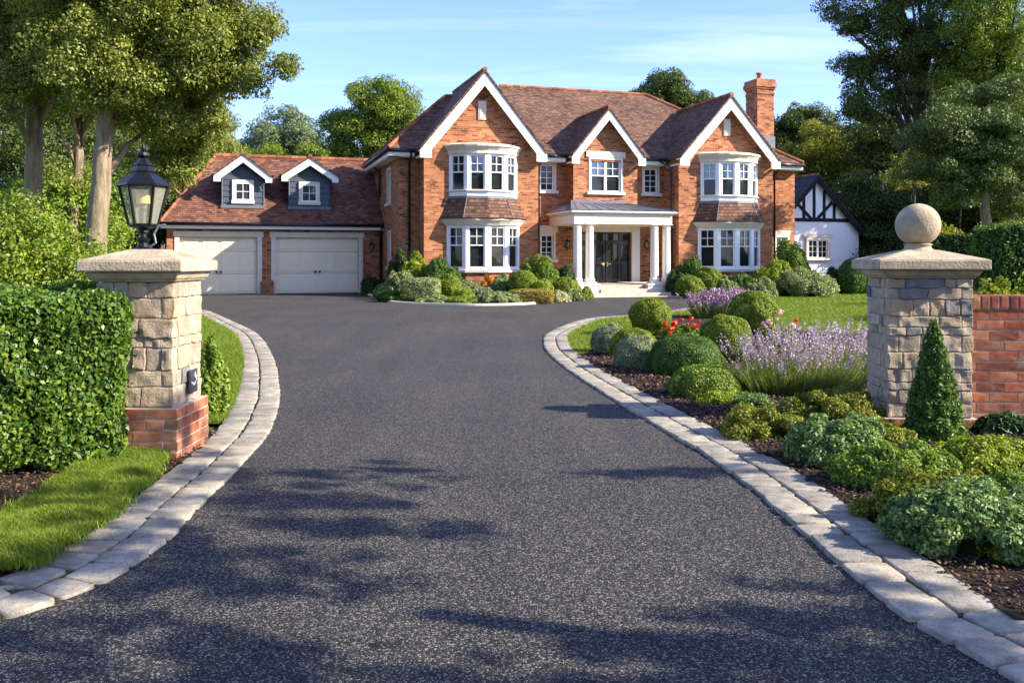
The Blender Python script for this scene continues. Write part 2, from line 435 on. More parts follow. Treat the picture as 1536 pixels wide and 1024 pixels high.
def catmull(pts, step):
    P = [np.array(p, float) for p in pts]; P = [2 * P[0] - P[1]] + P + [2 * P[-1] - P[-2]]
    out = []
    for i in range(1, len(P) - 2):
        seg = np.linalg.norm(P[i + 1] - P[i]); k = max(2, int(seg / step))
        for j in range(k):
            t = j / k
            out.append(.5 * ((2 * P[i]) + (-P[i - 1] + P[i + 1]) * t + (2 * P[i - 1] - 5 * P[i] + 4 * P[i + 1] - P[i + 2]) * t * t + (-P[i - 1] + 3 * P[i] - 3 * P[i + 1] + P[i + 2]) * t ** 3))
    out.append(P[-2]); return np.array(out)
def resample(c, step):
    d = np.concatenate([[0], np.cumsum(np.linalg.norm(np.diff(c, axis=0), axis=1))])
    s = np.arange(0, d[-1], step)
    return np.stack([np.interp(s, d, c[:, k]) for k in range(2)], 1)
def offset(c, w):
    t = np.gradient(c, axis=0); t /= np.linalg.norm(t, axis=1, keepdims=True)
    return c + np.stack([-t[:, 1], t[:, 0]], 1) * w
def inpoly(P, poly):
    poly = np.array(poly); x, y = P[:, 0], P[:, 1]; r = np.zeros(len(P), bool)
    j = len(poly) - 1
    for i in range(len(poly)):
        xi, yi = poly[i]; xj, yj = poly[j]
        r ^= ((yi > y) != (yj > y)) & (x < (xj - xi) * (y - yi) / (yj - yi + 1e-12) + xi); j = i
    return r
def sheet(name, poly, z, mat, **k):
    mb = MB(); mb.add([(x, y, z) for x, y in poly], [tuple(range(len(poly)))])
    o = mb.build(name, mat)
    if o.data.polygons[0].normal.z < 0: o.data.flip_normals()
    return tag(o, **k)
# =========================== MAIN HOUSE =================================
HO = (14.0, -4.0, 0)
hx, hy = W2(HO[0], HO[1])
house = empty('brick_house', (hx, hy, 0), YAW, label='two-storey red brick house with three white-edged gables and a columned porch', cat='house')
def hmb(): return MB(HO)
FR, UF = (0, -1, 0), (1, 0, 0)            # front-facing walls
LF, UL = (-1, 0, 0), (0, -1, 0)           # left-facing walls
RT, UR = (1, 0, 0), (0, 1, 0)

def wall(mb, O, U, Nn, W, z0, z1, ops=(), rev=.14):
    O = Vector((O[0], O[1], 0)); U = Vector(U); Nn = Vector(Nn); Z = Vector((0, 0, 1))
    us = sorted({0, W, *[o[0] for o in ops], *[o[1] for o in ops]})
    zs = sorted({z0, z1, *[o[2] for o in ops], *[o[3] for o in ops]})
    P = lambda u, z, d=0: O + U * u + Z * z - Nn * d
    for i in range(len(us) - 1):
        for j in range(len(zs) - 1):
            uc, zc = (us[i] + us[i + 1]) / 2, (zs[j] + zs[j + 1]) / 2
            if any(o[0] < uc < o[1] and o[2] < zc < o[3] for o in ops): continue
            q = [P(us[i], zs[j]), P(us[i + 1], zs[j]), P(us[i + 1], zs[j + 1]), P(us[i], zs[j + 1])]
            if (q[1] - q[0]).cross(q[2] - q[0]).dot(Nn) < 0: q.reverse()
            mb.add(q, [(0, 1, 2, 3)])
    for (a0, a1, c0, c1) in ops:
        for (x, y, x2, y2) in ((a0, c0, a1, c0), (a1, c0, a1, c1), (a1, c1, a0, c1), (a0, c1, a0, c0)):
            mb.add([P(x, y), P(x2, y2), P(x2, y2, rev), P(x, y, rev)], [(0, 1, 2, 3)])

def win(fm, pu, pl, O, U, Nn, u0, u1, v0, v1, cols=2, rows=2, split=.55, t=.06, bar=.028, n0=-.04, n1=.03):
    """frame bars; split = height share of the plain lower sash (0: panes all over)"""
    B = lambda a, b, c, d, q0=n0, q1=n1: fm.obox(O, U, Nn, a, b, c, d, q0, q1)
    B(u0, u0 + t, v0, v1); B(u1 - t, u1, v0, v1)
    B(u0 + t, u1 - t, v0, v0 + t); B(u0 + t, u1 - t, v1 - t, v1)
    lo = v0 + t
    if split:
        vs = v0 + (v1 - v0) * split
        B(u0 + t, u1 - t, vs - .025, vs + .025, n0, n1 - .008)
        pl.obox(O, U, Nn, u0 + t, u1 - t, lo, vs, n0 + .005, n0 + .014)
        lo = vs + .02
    for k in range(1, cols):
        x = u0 + t + (u1 - u0 - 2 * t) * k / cols; B(x - bar / 2, x + bar / 2, lo, v1 - t, n0, n1 - .02)
    for k in range(1, rows):
        z = lo + (v1 - t - lo) * k / rows; B(u0 + t, u1 - t, z - bar / 2, z + bar / 2, n0, n1 - .024)
    pu.obox(O, U, Nn, u0 + t, u1 - t, lo, v1 - t, n0 + .002, n0 + .011)

def flat_window(mk, root, O, U, Nn, u0, u1, z0, z1, lights, cols, rows, split, lintel=None, sill=True, surround=None, gl='glass', label=None):
    """window set in a wall: white frame part with its panes, sill, lintel as sub-parts; O on the wall face"""
    fm, pu, pl = mk(), mk(), mk()
    rec = -.07
    w = (u1 - u0) / lights
    for i in range(lights):
        win(fm, pu, pl, O, U, Nn, u0 + i * w, u0 + (i + 1) * w, z0, z1, cols, rows, split, n0=rec - .04, n1=rec + .04)
    fo = fm.build('window', M['white'], root, bevel=.006)
    if label: fo['label'] = label
    pu.build('pane', M[gl], fo)
    if pl.v: pl.build('pane', M['glass'], fo)
    if surround:
        s = mk(); d = surround
        s.obox(O, U, Nn, u0 - d, u0 - .002, z0, z1, -.06, .03); s.obox(O, U, Nn, u1 + .002, u1 + d, z0, z1, -.06, .03)
        s.obox(O, U, Nn, u0 - d, u1 + d, z1, z1 + d, -.06, .034)
        s.build('surround', M['cream'], fo, bevel=.01)
    if lintel:
        s = mk(); s.obox(O, U, Nn, u0 - lintel[0], u1 + lintel[0], z1 + (surround or 0) + .003, z1 + (surround or 0) + lintel[1], -.05, .05)
        s.build('lintel', M['cream'], fo, bevel=.012)
    if sill:
        s = mk(); e = (surround or 0) + .09
        s.obox(O, U, Nn, u0 - e, u1 + e, z0 - .13, z0 - .002, -.1, .11); s.build('sill', M['cream'], fo, bevel=.012)
    return fo

EZ = 6.1
aL = 5.107; g0, g1 = 5.98, 10.92; m0, m1 = A(860, -4.75), A(956, -4.75); r0, r1 = A(1018, -5.4), A(1159, -5.4)
aR = A(1192, -4.0); BB = 6.0
LGZ, RGZ, MGZ = 9.35, 8.87, 8.15
# ---- walls
wb = hmb()
# measured openings
def opn(xl, xr, yt, yb, b):
    a0, a1 = A(xl, b), A(xr, b); am = (a0 + a1) / 2
    return a0, a1, Zt(yb, am, b), Zt(yt, am, b)
sw = [opn(810, 831, 247, 286, -4), opn(811, 830, 352, 389, -4), opn(966, 986, 253, 290, -4)]
o4 = opn(1164, 1181, 356, 372, -4)
dA0, dA1 = A(872, -4), A(947, -4); DZ0, DZ1 = .48, Zt(348, A(909, -4), -4)
wall(wb, (aL, -4), UF, FR, aR - aL, 0, 6.2, [(o[0] - aL, o[1] - aL, o[2], o[3]) for o in sw] + [(dA0 - aL, dA1 - aL, DZ0, DZ1), (o4[0] - aL, o4[1] - aL, o4[2] - .6, o4[3])], .3)
# left side wall and its two windows
sl = [(-(-1.9), 0, 0, 0)]
lw = [(2.5 - .25, 2.5 + .7, 3.9, 5.2)]
wall(wb, (aL, 3.0), UL, LF, 7.0, 0, 6.2, [(4.35, 5.15, 4.0, 5.45), (4.6, 5.2, 1.2, 2.7)])
wall(wb, (aR, -4), UR, RT, 10, 0, 6.2)
wall(wb, (aL, BB), UF, (0, 1, 0), aR - aL, 0, 6.2)
wall(wb, (aL, BB), UL, LF, 3.0, 0, 6.2)
wb.box(aR - .3, aR - .05, -3.9, 5.9, 0, .1)
wb.build('wall', M['brick'], house)

def gable(a0, a1, b, bm, zb, apex, rhw, ztop, name_label, win_cut=(), over=.42):
    """front-facing gable wing: wall, roof slabs, bargeboard, ridge"""
    ac = (a0 + a1) / 2; hw = (a1 - a0) / 2; p = (ztop - EZ + .02) / rhw
    w = hmb()
    wall(w, (a0, b), UF, FR, a1 - a0, zb, EZ - .3, [(o[0] - a0, o[1] - a0, o[2], o[3]) for o in win_cut])
    zr = lambda u: ztop - .16 - p * abs(u)
    w.add([(a0, b, EZ - .3), (a1, b, EZ - .3), (a1, b, zr(hw)), (ac, b, zr(0)), (a0, b, zr(hw))], [(0, 1, 2, 3, 4)])
    wall(w, (a0, bm), UL, LF, bm - b, zb, 6.0); wall(w, (a1, b), UR, RT, bm - b, zb, 6.0)
    w.build('wall', M['brick'], house)
    # roof slabs reach back under the main slope
    be = -4.5 + (ztop - EZ) / .707 + .15
    rf = hmb(); bf = b - over - .05
    for s in (-1, 1):
        q = [(ac, bf, ztop), (ac, be, ztop), (ac + s * rhw, be, ztop - p * rhw), (ac + s * rhw, bf, ztop - p * rhw)]
        rf.ext(q, (0, 0, -.11))
    ro = rf.build('roof', M['tile'], house)
    rd = hmb(); L0 = be - bf; k = int(L0 / .34)
    for i in range(k):
        rd.tube([(ac, bf + i * .34, ztop + .0), (ac, bf + i * .34 + .325, ztop + .012)], .1, 8)
    rd.build('ridge', M['ridge'], ro, smooth=False)
    # bargeboard
    hwo = rhw + .02; f = .47; dv = .54 if rhw > 2 else .44
    if rhw < 2: f = .36
    z_ = lambda u: ztop - .13 - p * u
    poly = [(0, z_(0)), (hwo, z_(hwo)), (hwo, z_(hwo) - .30), (hwo - f, z_(hwo) - .30), (hwo - f, z_(hwo - f) - dv), (0, z_(0) - dv),
            (-(hwo - f), z_(hwo - f) - dv), (-(hwo - f), z_(hwo) - .30), (-hwo, z_(hwo) - .30), (-hwo, z_(hwo))]
    bb = hmb()
    for s in (1, -1):
        q = [(ac + s * x, b - over, z) for x, z in poly[:6]]
        bb.ext(q, (0, .06, 0))
    bo = bb.build('bargeboard', M['white'], house, bevel=.008)
    # cream soffit behind the board
    sf = hmb()
    for s in (-1, 1):
        q = [(ac, b - over + .07, ztop - .125), (ac, b - .003, ztop - .125), (ac + s * hwo, b - .003, ztop - .125 - p * hwo), (ac + s * hwo, b - over + .07, ztop - .125 - p * hwo)]
        sf.ext(q, (0, 0, -.03))
        x0 = ac + s * (hw + .002); x1 = ac + s * (hwo - .01)
        sf.box(min(x0, x1), max(x0, x1), b - over + .062, bm - .45, EZ - .42, EZ - .36)
    sf.build('soffit', M['white'], house)
    return ac

acL = gable(g0, g1, -5.0, -4.0, 0, 0, 2.70, LGZ, 'l')
mwc = opn(886, 931, 240, 288, -4.75)
acM = gable(m0, m1, -4.75, -4.0, 3.45, 0, 1.72, MGZ, 'm', [mwc])
acR = gable(r0, r1, -5.4, -4.0, 0, 0, 2.52, RGZ, 'r')
for ac, b, px, y0, y1 in ((acL, -5.0, 723, 152, 180), (acR, -5.4, 1090, 179, 204)):
    z0, z1 = Zt(y1, ac, b), Zt(y0, ac, b)
    v = hmb(); a_ = A(px, b)
    v.box(a_ - .17, a_ + .17, b - .05, b - .002, z0, z1)
    for i in range(9):
        z = z0 + .05 + (z1 - z0 - .1) * i / 9
        v.obox((a_, b, 0), UF, FR, -.12, .12, z, z + .045, .052, .075)
    v.build('gable_vent', M['cream'], house)

# ---- main roofs
rf = hmb(); RZ, RB = 10.0, 1.0; T = (0, 0, -.12)
ra0, ra1 = 11.0, 18.85; eR = 24.45; eL = 7.6
e0 = -4.5; e1 = 6.5
rf.ext([(eL, e0, EZ), (eR, e0, EZ), (ra1, RB, RZ), (ra0, RB, RZ)], T)
rf.ext([(eR, e0, EZ), (eR, e1, EZ), (ra1, RB, RZ)], T)
rf.ext([(eL, e1, EZ), (eR, e1, EZ), (ra1, RB, RZ), (ra0, RB, RZ)], T)
rf.ext([(eL, e0, EZ), (eL, e1, EZ), (ra0, RB, RZ)], T)
ro = rf.build('roof', M['tile'], house)
WZ, wa, wbk = 9.01, 7.84, -.9
rf = hmb()
rf.ext([(4.6, e0, EZ), (8.45, e0, EZ), (8.45, wbk, WZ), (wa, wbk, WZ)], T)
rf.ext([(4.6, e0, EZ), (4.6, 2.7, EZ), (wa, wbk, WZ)], T)
rf.ext([(4.6, 2.7, EZ), (8.45, 2.7, EZ), (8.45, wbk, WZ), (wa, wbk, WZ)], T)
ro2 = rf.build('roof', M['tile'], house)
def ridgeline(mk, pairs, parent, r=.1):
    rd = mk()
    for p, q in pairs:
        p, q = Vector(p), Vector(q); d = q - p; k = max(1, int(d.length / .34)); 
        for i in range(k):
            a = p + d * (i / k); b_ = p + d * ((i + .96) / k)
            rd.tube([a, b_ + Vector((0, 0, .012))], r, 8)
    rd.build('ridge', M['ridge'], parent)
ridgeline(hmb, [((ra0, RB, RZ), (ra1, RB, RZ)), ((ra1, RB, RZ), (eR, e0, EZ)), ((ra1, RB, RZ), (eR, e1, EZ))], ro)
ridgeline(hmb, [((4.6, e0, EZ), (wa, wbk, WZ)), ((wa, wbk, WZ), (8.6, wbk, WZ)), ((4.6, 2.7, EZ), (wa, wbk, WZ))], ro2, .085)
# fascia, soffit, gutter
def eave(x0, x1):
    fs = hmb(); gt = hmb()
    fs.box(x0, x1, -4.46, -4.42, EZ - .30, EZ - .125); fs.box(x0, x1, -4.418, -4.003, EZ - .34, EZ - .30)
    gt.tube([(x0, -4.53, EZ - .10), (x1, -4.53, EZ - .10)], .075, 8)
    fs.build('fascia', M['white'], house); gt.build('gutter', M['gutter'], house, smooth=True)
eave(4.62, acL - 2.75); eave(acL + 2.75, acM - 1.76); eave(acM + 1.76, acR - 2.56); eave(acR + 2.56, eR)
fs = hmb(); gt = hmb()
fs.box(4.64, 4.68, -4.415, 2.7, EZ - .30, EZ - .125); fs.box(4.684, aL - .003, -4.41, 2.7, EZ - .34, EZ - .305)
gt.tube([(4.57, -4.5, EZ - .10), (4.57, 2.7, EZ - .10)], .075, 8)
fs.build('fascia', M['white'], house)
gt.build('gutter', M['gutter'], house, smooth=True)
fs = hmb(); gt = hmb()
fs.box(eR - .08, eR - .04, -4.4, 6.4, EZ - .30, EZ - .125); fs.box(aR + .003, eR - .085, -4.41, 6.4, EZ - .34, EZ - .305)
gt.tube([(eR + .03, -4.5, EZ - .10), (eR + .03, 6.4, EZ - .10)], .075, 8)
fs.build('fascia', M['white'], house)
gt.build('gutter', M['gutter'], house, smooth=True)
def pipe(pts, r=.048):
    d = hmb(); d.tube(pts, r, 8)
    for i in range(1, len(pts)):
        p, q = Vector(pts[i - 1]), Vector(pts[i])
        if abs(p.z - q.z) > 1.5:
            for t in (.25, .6, .95):
                c = p.lerp(q, t); d.tube([c - Vector((0, 0, .04)), c + Vector((0, 0, .04))], r * 1.35, 8)
    d.build('downpipe', M['gutter'], house, smooth=True)
a_ = A(614, -4.07)
pipe([(a_, -4.5, 5.98), (a_, -4.45, 5.8), (a_, -4.08, 5.55), (a_, -4.08, 0)])
pipe([(aL - .45, .4, 5.95), (aL - .4, .4, 5.8), (aL - .08, .4, 5.6), (aL - .08, .4, 4.4)])
a_ = r0 - .16
pipe([(a_ - .35, -4.5, 5.98), (a_ - .2, -4.6, 5.85), (a_, -5.0, 5.6), (a_, -5.0, 3.3), (a_ + .02, -5.05, 3.1), (a_ + .02, -5.05, 0)])
a_ = A(806, -4.1)
pipe([(a_ + .12, -4.5, 5.98), (a_ + .1, -4.45, 5.8), (a_ + .07, -4.09, 5.6), (a_ + .07, -4.09, 0)])
a_ = A(1160, -4.1)
pipe([(a_ + .12, -4.5, 5.98), (a_ + .1, -4.45, 5.8), (a_ + .07, -4.09, 5.6), (a_ + .07, -4.09, 0)])

# ---- flat windows
flat_window(hmb, house, (0, -4, 0), UF, FR, *sw[0][:2], *sw[0][2:], 1, 2, 4, 0, surround=.1)
flat_window(hmb, house, (0, -4, 0), UF, FR, *sw[1][:2], *sw[1][2:], 1, 2, 4, 0, surround=.1, lintel=(.2, .3))
flat_window(hmb, house, (0, -4, 0), UF, FR, *sw[2][:2], *sw[2][2:], 1, 2, 4, 0, surround=.1)
flat_window(hmb, house, (0, -4.75, 0), UF, FR, *mwc, 2, 2, 2, .5, surround=.1, lintel=(.22, .26), gl='glass_sky')
flat_window(hmb, house, (aL, 3.0, 0), UL, LF, 4.35, 5.15, 4.0, 5.45, 1, 2, 4, 0, surround=.09)
flat_window(hmb, house, (aL, 3.0, 0), UL, LF, 4.6, 5.2, 1.2, 2.7, 1, 2, 4, 0, surround=.09)
# window low on the right wing, half hidden by shrubs
fo = flat_window(hmb, house, (0, -4, 0), UF, FR, o4[0], o4[1], o4[2] - .6, o4[3], 1, 2, 3, 0, surround=.1, lintel=(.15, .22))

# ---- bay windows
def bay(b, ac, h0, h1, zoff=0.0):
    """h0/h1: half widths of the lower and upper bay at the wall"""
    def plan(h, off=0.0, dep=.66, smooth=False):
        f = h * .56
        P5 = [(-h - off, .02), (-f - off * .6, -dep * .78 - off * .8), (0, -dep - off), (f + off * .6, -dep * .78 - off * .8), (h + off, .02)]
        if smooth:
            c = catmull(P5, 99); c[0] = P5[0]; c[-1] = P5[-1]; P5 = c
        return [(ac + x, b + y) for x, y in P5]
    def facets(mbf, pu, pl, h, z0, z1, head, foot, split):
        P = plan(h); n = [1, 1, 1, 1]
        mbf.loft(P, z0, P, z0 + foot); mbf.loft(P, z1 - head, P, z1)
        for k in range(4):
            p, q = Vector((*P[k], 0)), Vector((*P[k + 1], 0)); U = (q - p); W = U.length; U.normalize()
            Nn = Vector((U.y, -U.x, 0))
            post = .12
            mbf.obox(p, U, Nn, 0.0, post, z0 + foot, z1 - head, -.14, -.0)
            mbf.obox(p, U, Nn, W - post, W, z0 + foot, z1 - head, -.14, -.0)
            if n[k] == 2:
                mbf.obox(p, U, Nn, W / 2 - .10, W / 2 + .10, z0 + foot, z1 - head, -.12, .0)
                spans = [(post, W / 2 - .10), (W / 2 + .10, W - post)]
            else: spans = [(post, W - post)]
            for (s0, s1) in spans:
                win(mbf, pu, pl, p, U, Nn, s0 + .002, s1 - .002, z0 + foot, z1 - head, 2, 2, split, t=.05, n0=-.12, n1=-.03)
    # lower bay
    br = hmb(); br.loft(plan(h0, -.03), 0, plan(h0, -.03), .98); 
    fm, pu, pl = hmb(), hmb(), hmb()
    facets(fm, pu, pl, h0, 1.08, 2.92, .06, .10, .55)
    bo = fm.build('bay_window', M['white'], house, bevel=.006)
    br.build('brick_base', M['brick'], bo)
    s = hmb(); s.loft(plan(h0, .08), .98, plan(h0, .10), 1.07); s.build('sill', M['cream'], bo, bevel=.01)
    pu.build('pane', M['glass'], bo); pl.build('pane', M['glass'], bo)
    c = hmb(); pc = lambda h, o: plan(h, o, smooth=True)
    c.loft(pc(h0, .06), 2.93, pc(h0, .10), 3.0); c.loft(pc(h0, .11), 3.003, pc(h0, .20), 3.12); c.loft(pc(h0, .23), 3.123, pc(h0, .25), 3.2)
    c.build('cornice', M['cream'], bo)
    sk = hmb(); sk.loft(plan(h0, .27), 3.21, plan(h1, .03), 4.05); so = sk.build('skirt_roof', M['tile'], bo)
    k = hmb(); k.loft(plan(h1, .05), 4.03, plan(h1, .04), 4.10)
    P = plan(h0, .27); Q = plan(h1, .03)
    for i in (1, 3): k.tube([(*P[i], 3.22), (*Q[i], 4.06)], .02, 6)
    k.build('flashing', M['lead'], bo)
    g = hmb(); P = plan(h0, .285); g.tube([(x, y, 3.205) for x, y in P], .03, 6); g.build('skirt_edge', M['gutter'], bo)
    # upper bay
    fm, pu, pl = hmb(), hmb(), hmb()
    facets(fm, pu, pl, h1, 4.12, 5.86, .05, .22, .52)
    uo = fm.build('bay_window', M['white'], house, bevel=.006)
    s = hmb(); s.loft(plan(h1, .07), 4.30, plan(h1, .09), 4.36); s.build('sill', M['cream'], uo, bevel=.01)
    pu.build('pane', M['glass_sky'], uo); pl.build('pane', M['glass'], uo)
    c = hmb(); c.loft(pc(h1, .05), 5.862, pc(h1, .07), 6.0); c.loft(pc(h1, .08), 6.003, pc(h1, .18), 6.14); c.loft(pc(h1, .21), 6.143, pc(h1, .23), 6.22); c.loft(pc(h1, .2), 6.223, pc(h1, -.1), 6.3)
    c.build('cornice', M['cream'], uo)
def hw_(x0, x1, b): return (A(x1, b) - A(x0, b)) / 2, (A(x1, b) + A(x0, b)) / 2
h0, c0 = hw_(669, 780, -5.0); h1, c1 = hw_(671, 776, -5.0)
bay(-5.0, c0, h0, h1 * .99)
h0, c0 = hw_(1046, 1141, -5.4); h1, _ = hw_(1047, 1134, -5.4)
bay(-5.4, c0, h0, h1)

# ---- chimney
cb0 = -1.6; ca0, ca1 = A(1136, cb0), A(1161, cb0)
ch = hmb(); zt = Zt(118, ca0, cb0)
ch.box(ca0, ca1, cb0, cb0 + 1.05, 4, zt - .75)
for (e, z0, z1) in ((.03, zt - .75, zt - .66), (0, zt - .66, zt - .5), (.05, zt - .5, zt - .40), (.1, zt - .40, zt - .18), (.06, zt - .18, zt)):
    ch.box(ca0 - e, ca1 + e, cb0 - e, cb0 + 1.05 + e, z0, z1)
co = ch.build('chimney', M['brick'], house)
p = hmb(); p.lathe([(.16, 0), (.13, .05), (.125, .3), (.17, .34), (.17, .4), (.1, .4)], ((ca0 + ca1) / 2 - .05, cb0 + .5, zt), 16)
p.build('chimney_pot', M['pot'], co, smooth=True)
p = hmb(); p.box(ca0 - .04, ca1 + .04, cb0 - .04, cb0 + 1.1, 6.8, 7.75); p.build('flashing', M['lead'], co)

# ---- porch
pb = -6.75                                  # front plane of the columns
pa0, pa1 = A(861, pb - .2), A(1008, pb - .2)
ent = hmb(); pbk = -4.0
def ring(o, z0, z1, solid=True): ent.box(pa0 - o, pa1 + o, pb - .22 - o, pbk - .003, z0, z1)
ring(0, 2.98, 3.36)
for o, z0, z1 in ((.04, 3.363, 3.40), (.10, 3.403, 3.44), (.17, 3.443, 3.53)): ring(o, z0, z1)
porch = ent.build('porch', M['column'], house, bevel=.012)
pr = hmb(); o = .2; zf = 3.545; zb = 3.98
fl, frt = (pa0 - o, pb - .22 - o), (pa1 + o, pb - .22 - o)
pr.add([(fl[0], fl[1], zf), (frt[0], frt[1], zf), (frt[0], pbk, zf), (fl[0], pbk, zf), (pa0 + .75, -4.72, zb), (pa1 - 1.1, -4.72, zb), (pa1 - 1.1, pbk, zb), (pa0 + .75, pbk, zb)],
       [(0, 1, 5, 4), (1, 2, 6, 5), (3, 0, 4, 7), (4, 5, 6, 7), (3, 2, 1, 0), (2, 3, 7, 6)])
po = pr.build('porch_roof', M['leadroof'], porch)
sm = hmb()
for i in range(9):
    t = (i + .5) / 9
    sm.tube([(fl[0] + (frt[0] - fl[0]) * t, fl[1], zf + .01), (pa0 + .75 + (pa1 - pa0 - 1.85) * t, -4.72, zb + .01)], .014, 5)
sm.tube([(fl[0], fl[1], zf + .01), (pa0 + .75, -4.72, zb + .01)], .03, 5); sm.tube([(frt[0], frt[1], zf + .01), (pa1 - 1.1, -4.72, zb + .01)], .03, 5)
sm.box(pa0 + .7, pa1 - 1.05, -4.80, -4.753, zb - .01, zb + .1)
sm.build('roof_seam', M['lead'], porch)
PZ = .52
def column(ac):
    c = hmb(); b = pb
    c.lathe([(.205, .0), (.205, .06), (.225, .09), (.205, .13), (.178, .16), (.174, .2), (.172, .9), (.160, 2.1), (.157, 2.2), (.175, 2.215), (.175, 2.25), (.16, 2.26), (.16, 2.30), (.205, 2.35), (.205, 2.36)], (ac, b, PZ + .08), 32)
    c.box(ac - .235, ac + .235, b - .235, b + .235, PZ + .002, PZ + .08); c.box(ac - .225, ac + .225, b - .225, b + .225, PZ + 2.44, 2.978)
    c.build('column', M['column'], porch, smooth=False, bevel=0).modifiers.new('s', 'EDGE_SPLIT').split_angle = R(40)
for px in (866, 884.5, 981.5, 999.5): column(A(px, pb))
pl_ = hmb()
q0, q1, q2, q3 = A(861, pb - .3), A(899, pb - .3), A(972, pb - .3), A(1012, pb - .3)
pl_.box(q0, q1, pb - .32, -4.02, 0, PZ - .08); pl_.box(q0 - .03, q1 + .03, pb - .35, -4.02, PZ - .078, PZ)
pl_.box(q2, q3, pb - .32, -4.02, 0, PZ - .08); pl_.box(q2 - .03, q3 + .03, pb - .35, -4.02, PZ - .078, PZ)
pl_.build('plinth', M['cream'], porch, bevel=.01)
st = hmb()
st.box(q1 + .035, q2 - .035, pb - .05, -4.02, 0, .46)
st.box(q1 + .035, q2 - .035, pb - .38, pb - .052, 0, .31)
st.box(q0 - .1, q3 + .25, pb - .85, pb - .382, 0, .16)
st.box(q0 - .3, q3 + .4, pb - 1.25, pb - .852, 0, .03)
st.build('steps', M['step'], porch, bevel=.015)
# door
ds = hmb(); O = (0, -4, 0)
s0, s1 = dA0 - .0, dA1 + .0
ds.obox(O, UF, FR, s1 + .002, A(959, -4), .48, DZ1 + .3, -.25, .08); ds.obox(O, UF, FR, s0 - .3, s0 - .002, .48, DZ1 + .3, -.25, .08)
ds.obox(O, UF, FR, s0, s1, DZ1 + .002, DZ1 + .3, -.25, .085)
dr = hmb(); dw = s1 - s0; side = .52; mid = (s0 + s1) / 2
O2 = (0, -3.82, 0)
dr.obox(O2, UF, FR, s0, s1, .48, DZ1, -.05, 0)
dp = hmb(); dg = hmb()
def panel(u0, u1, v0, v1): 
    for (a, b_, c, d) in ((u0, u1, v0, v0 + .04), (u0, u1, v1 - .04, v1), (u0, u0 + .04, v0, v1), (u1 - .04, u1, v0, v1)): dr.obox(O2, UF, FR, a, b_, c, d, .002, .03)
    dr.obox(O2, UF, FR, u0 + .09, u1 - .09, v0 + .09, v1 - .09, .002, .022)
top = DZ1 - .42
for (u0, u1) in ((s0 + side, mid - .02), (mid + .02, s1 - side)):
    dr.obox(O2, UF, FR, u0, u0 + .09, .5, top, .002, .05); dr.obox(O2, UF, FR, u1 - .09, u1, .5, top, .002, .05)
    dr.obox(O2, UF, FR, u0 + .09, u1 - .09, top - .1, top, .002, .05); dr.obox(O2, UF, FR, u0 + .09, u1 - .09, 1.3, 1.42, .002, .05); dr.obox(O2, UF, FR, u0 + .09, u1 - .09, .5, .62, .002, .05)
    panel(u0 + .12, u1 - .12, .66, 1.26)
    w_ = (u1 - u0 - .18)
    for k in (0, 1):
        x = u0 + .09 + w_ * k / 2
        dg.obox(O2, UF, FR, x + .03, x + w_ / 2 - .03, 1.46, top - .14, .004, .012)
    dr.obox(O2, UF, FR, u0 + .09 + w_ / 2 - .025, u0 + .09 + w_ / 2 + .025, 1.42, top - .1, .002, .04)
for (u0, u1) in ((s0 + .03, s0 + side - .05), (s1 - side + .05, s1 - .03)):
    panel(u0 + .04, u1 - .04, .6, 1.3)
    dg.obox(O2, UF, FR, u0 + .06, u1 - .06, 1.45, DZ1 - .55, .004, .012)
    dr.obox(O2, UF, FR, (u0 + u1) / 2 - .015, (u0 + u1) / 2 + .015, 1.45, DZ1 - .55, .013, .03)
    for z in (1.8, 2.15): dr.obox(O2, UF, FR, u0 + .06, u1 - .06, z, z + .03, .013, .028)
    dg.obox(O2, UF, FR, u0 + .06, u1 - .06, DZ1 - .42, DZ1 - .1, .004, .012)
dg.obox(O2, UF, FR, s0 + side + .05, mid - .04, DZ1 - .36, DZ1 - .08, .004, .012); dg.obox(O2, UF, FR, mid + .04, s1 - side - .05, DZ1 - .36, DZ1 - .08, .004, .012)
for u in (s0 + side - .02, s1 - side - .04): dr.obox(O2, UF, FR, u, u + .06, .48, DZ1, .002, .06)
dr.obox(O2, UF, FR, s0, s1, DZ1 - .42, DZ1 - .38, .062, .07)
door = dr.build('front_door', M['blackdoor'], house, bevel=.006)
dg.build('pane', M['glass'], door); ds.build('door_surround', M['column'], door, bevel=.012)
for s in (-1, 1):
    h = hmb(); h.tube([(mid + s * .09, -3.82 - .06, 1.32), (mid + s * .09, -3.95, 1.32), (mid + s * .22, -3.96, 1.32)], .02, 8); h.obox(O2, UF, FR, mid + s * .09 - .03, mid + s * .09 + .03, 1.22, 1.40, .052, .062)
    h.build('handle', M['brass'], door)

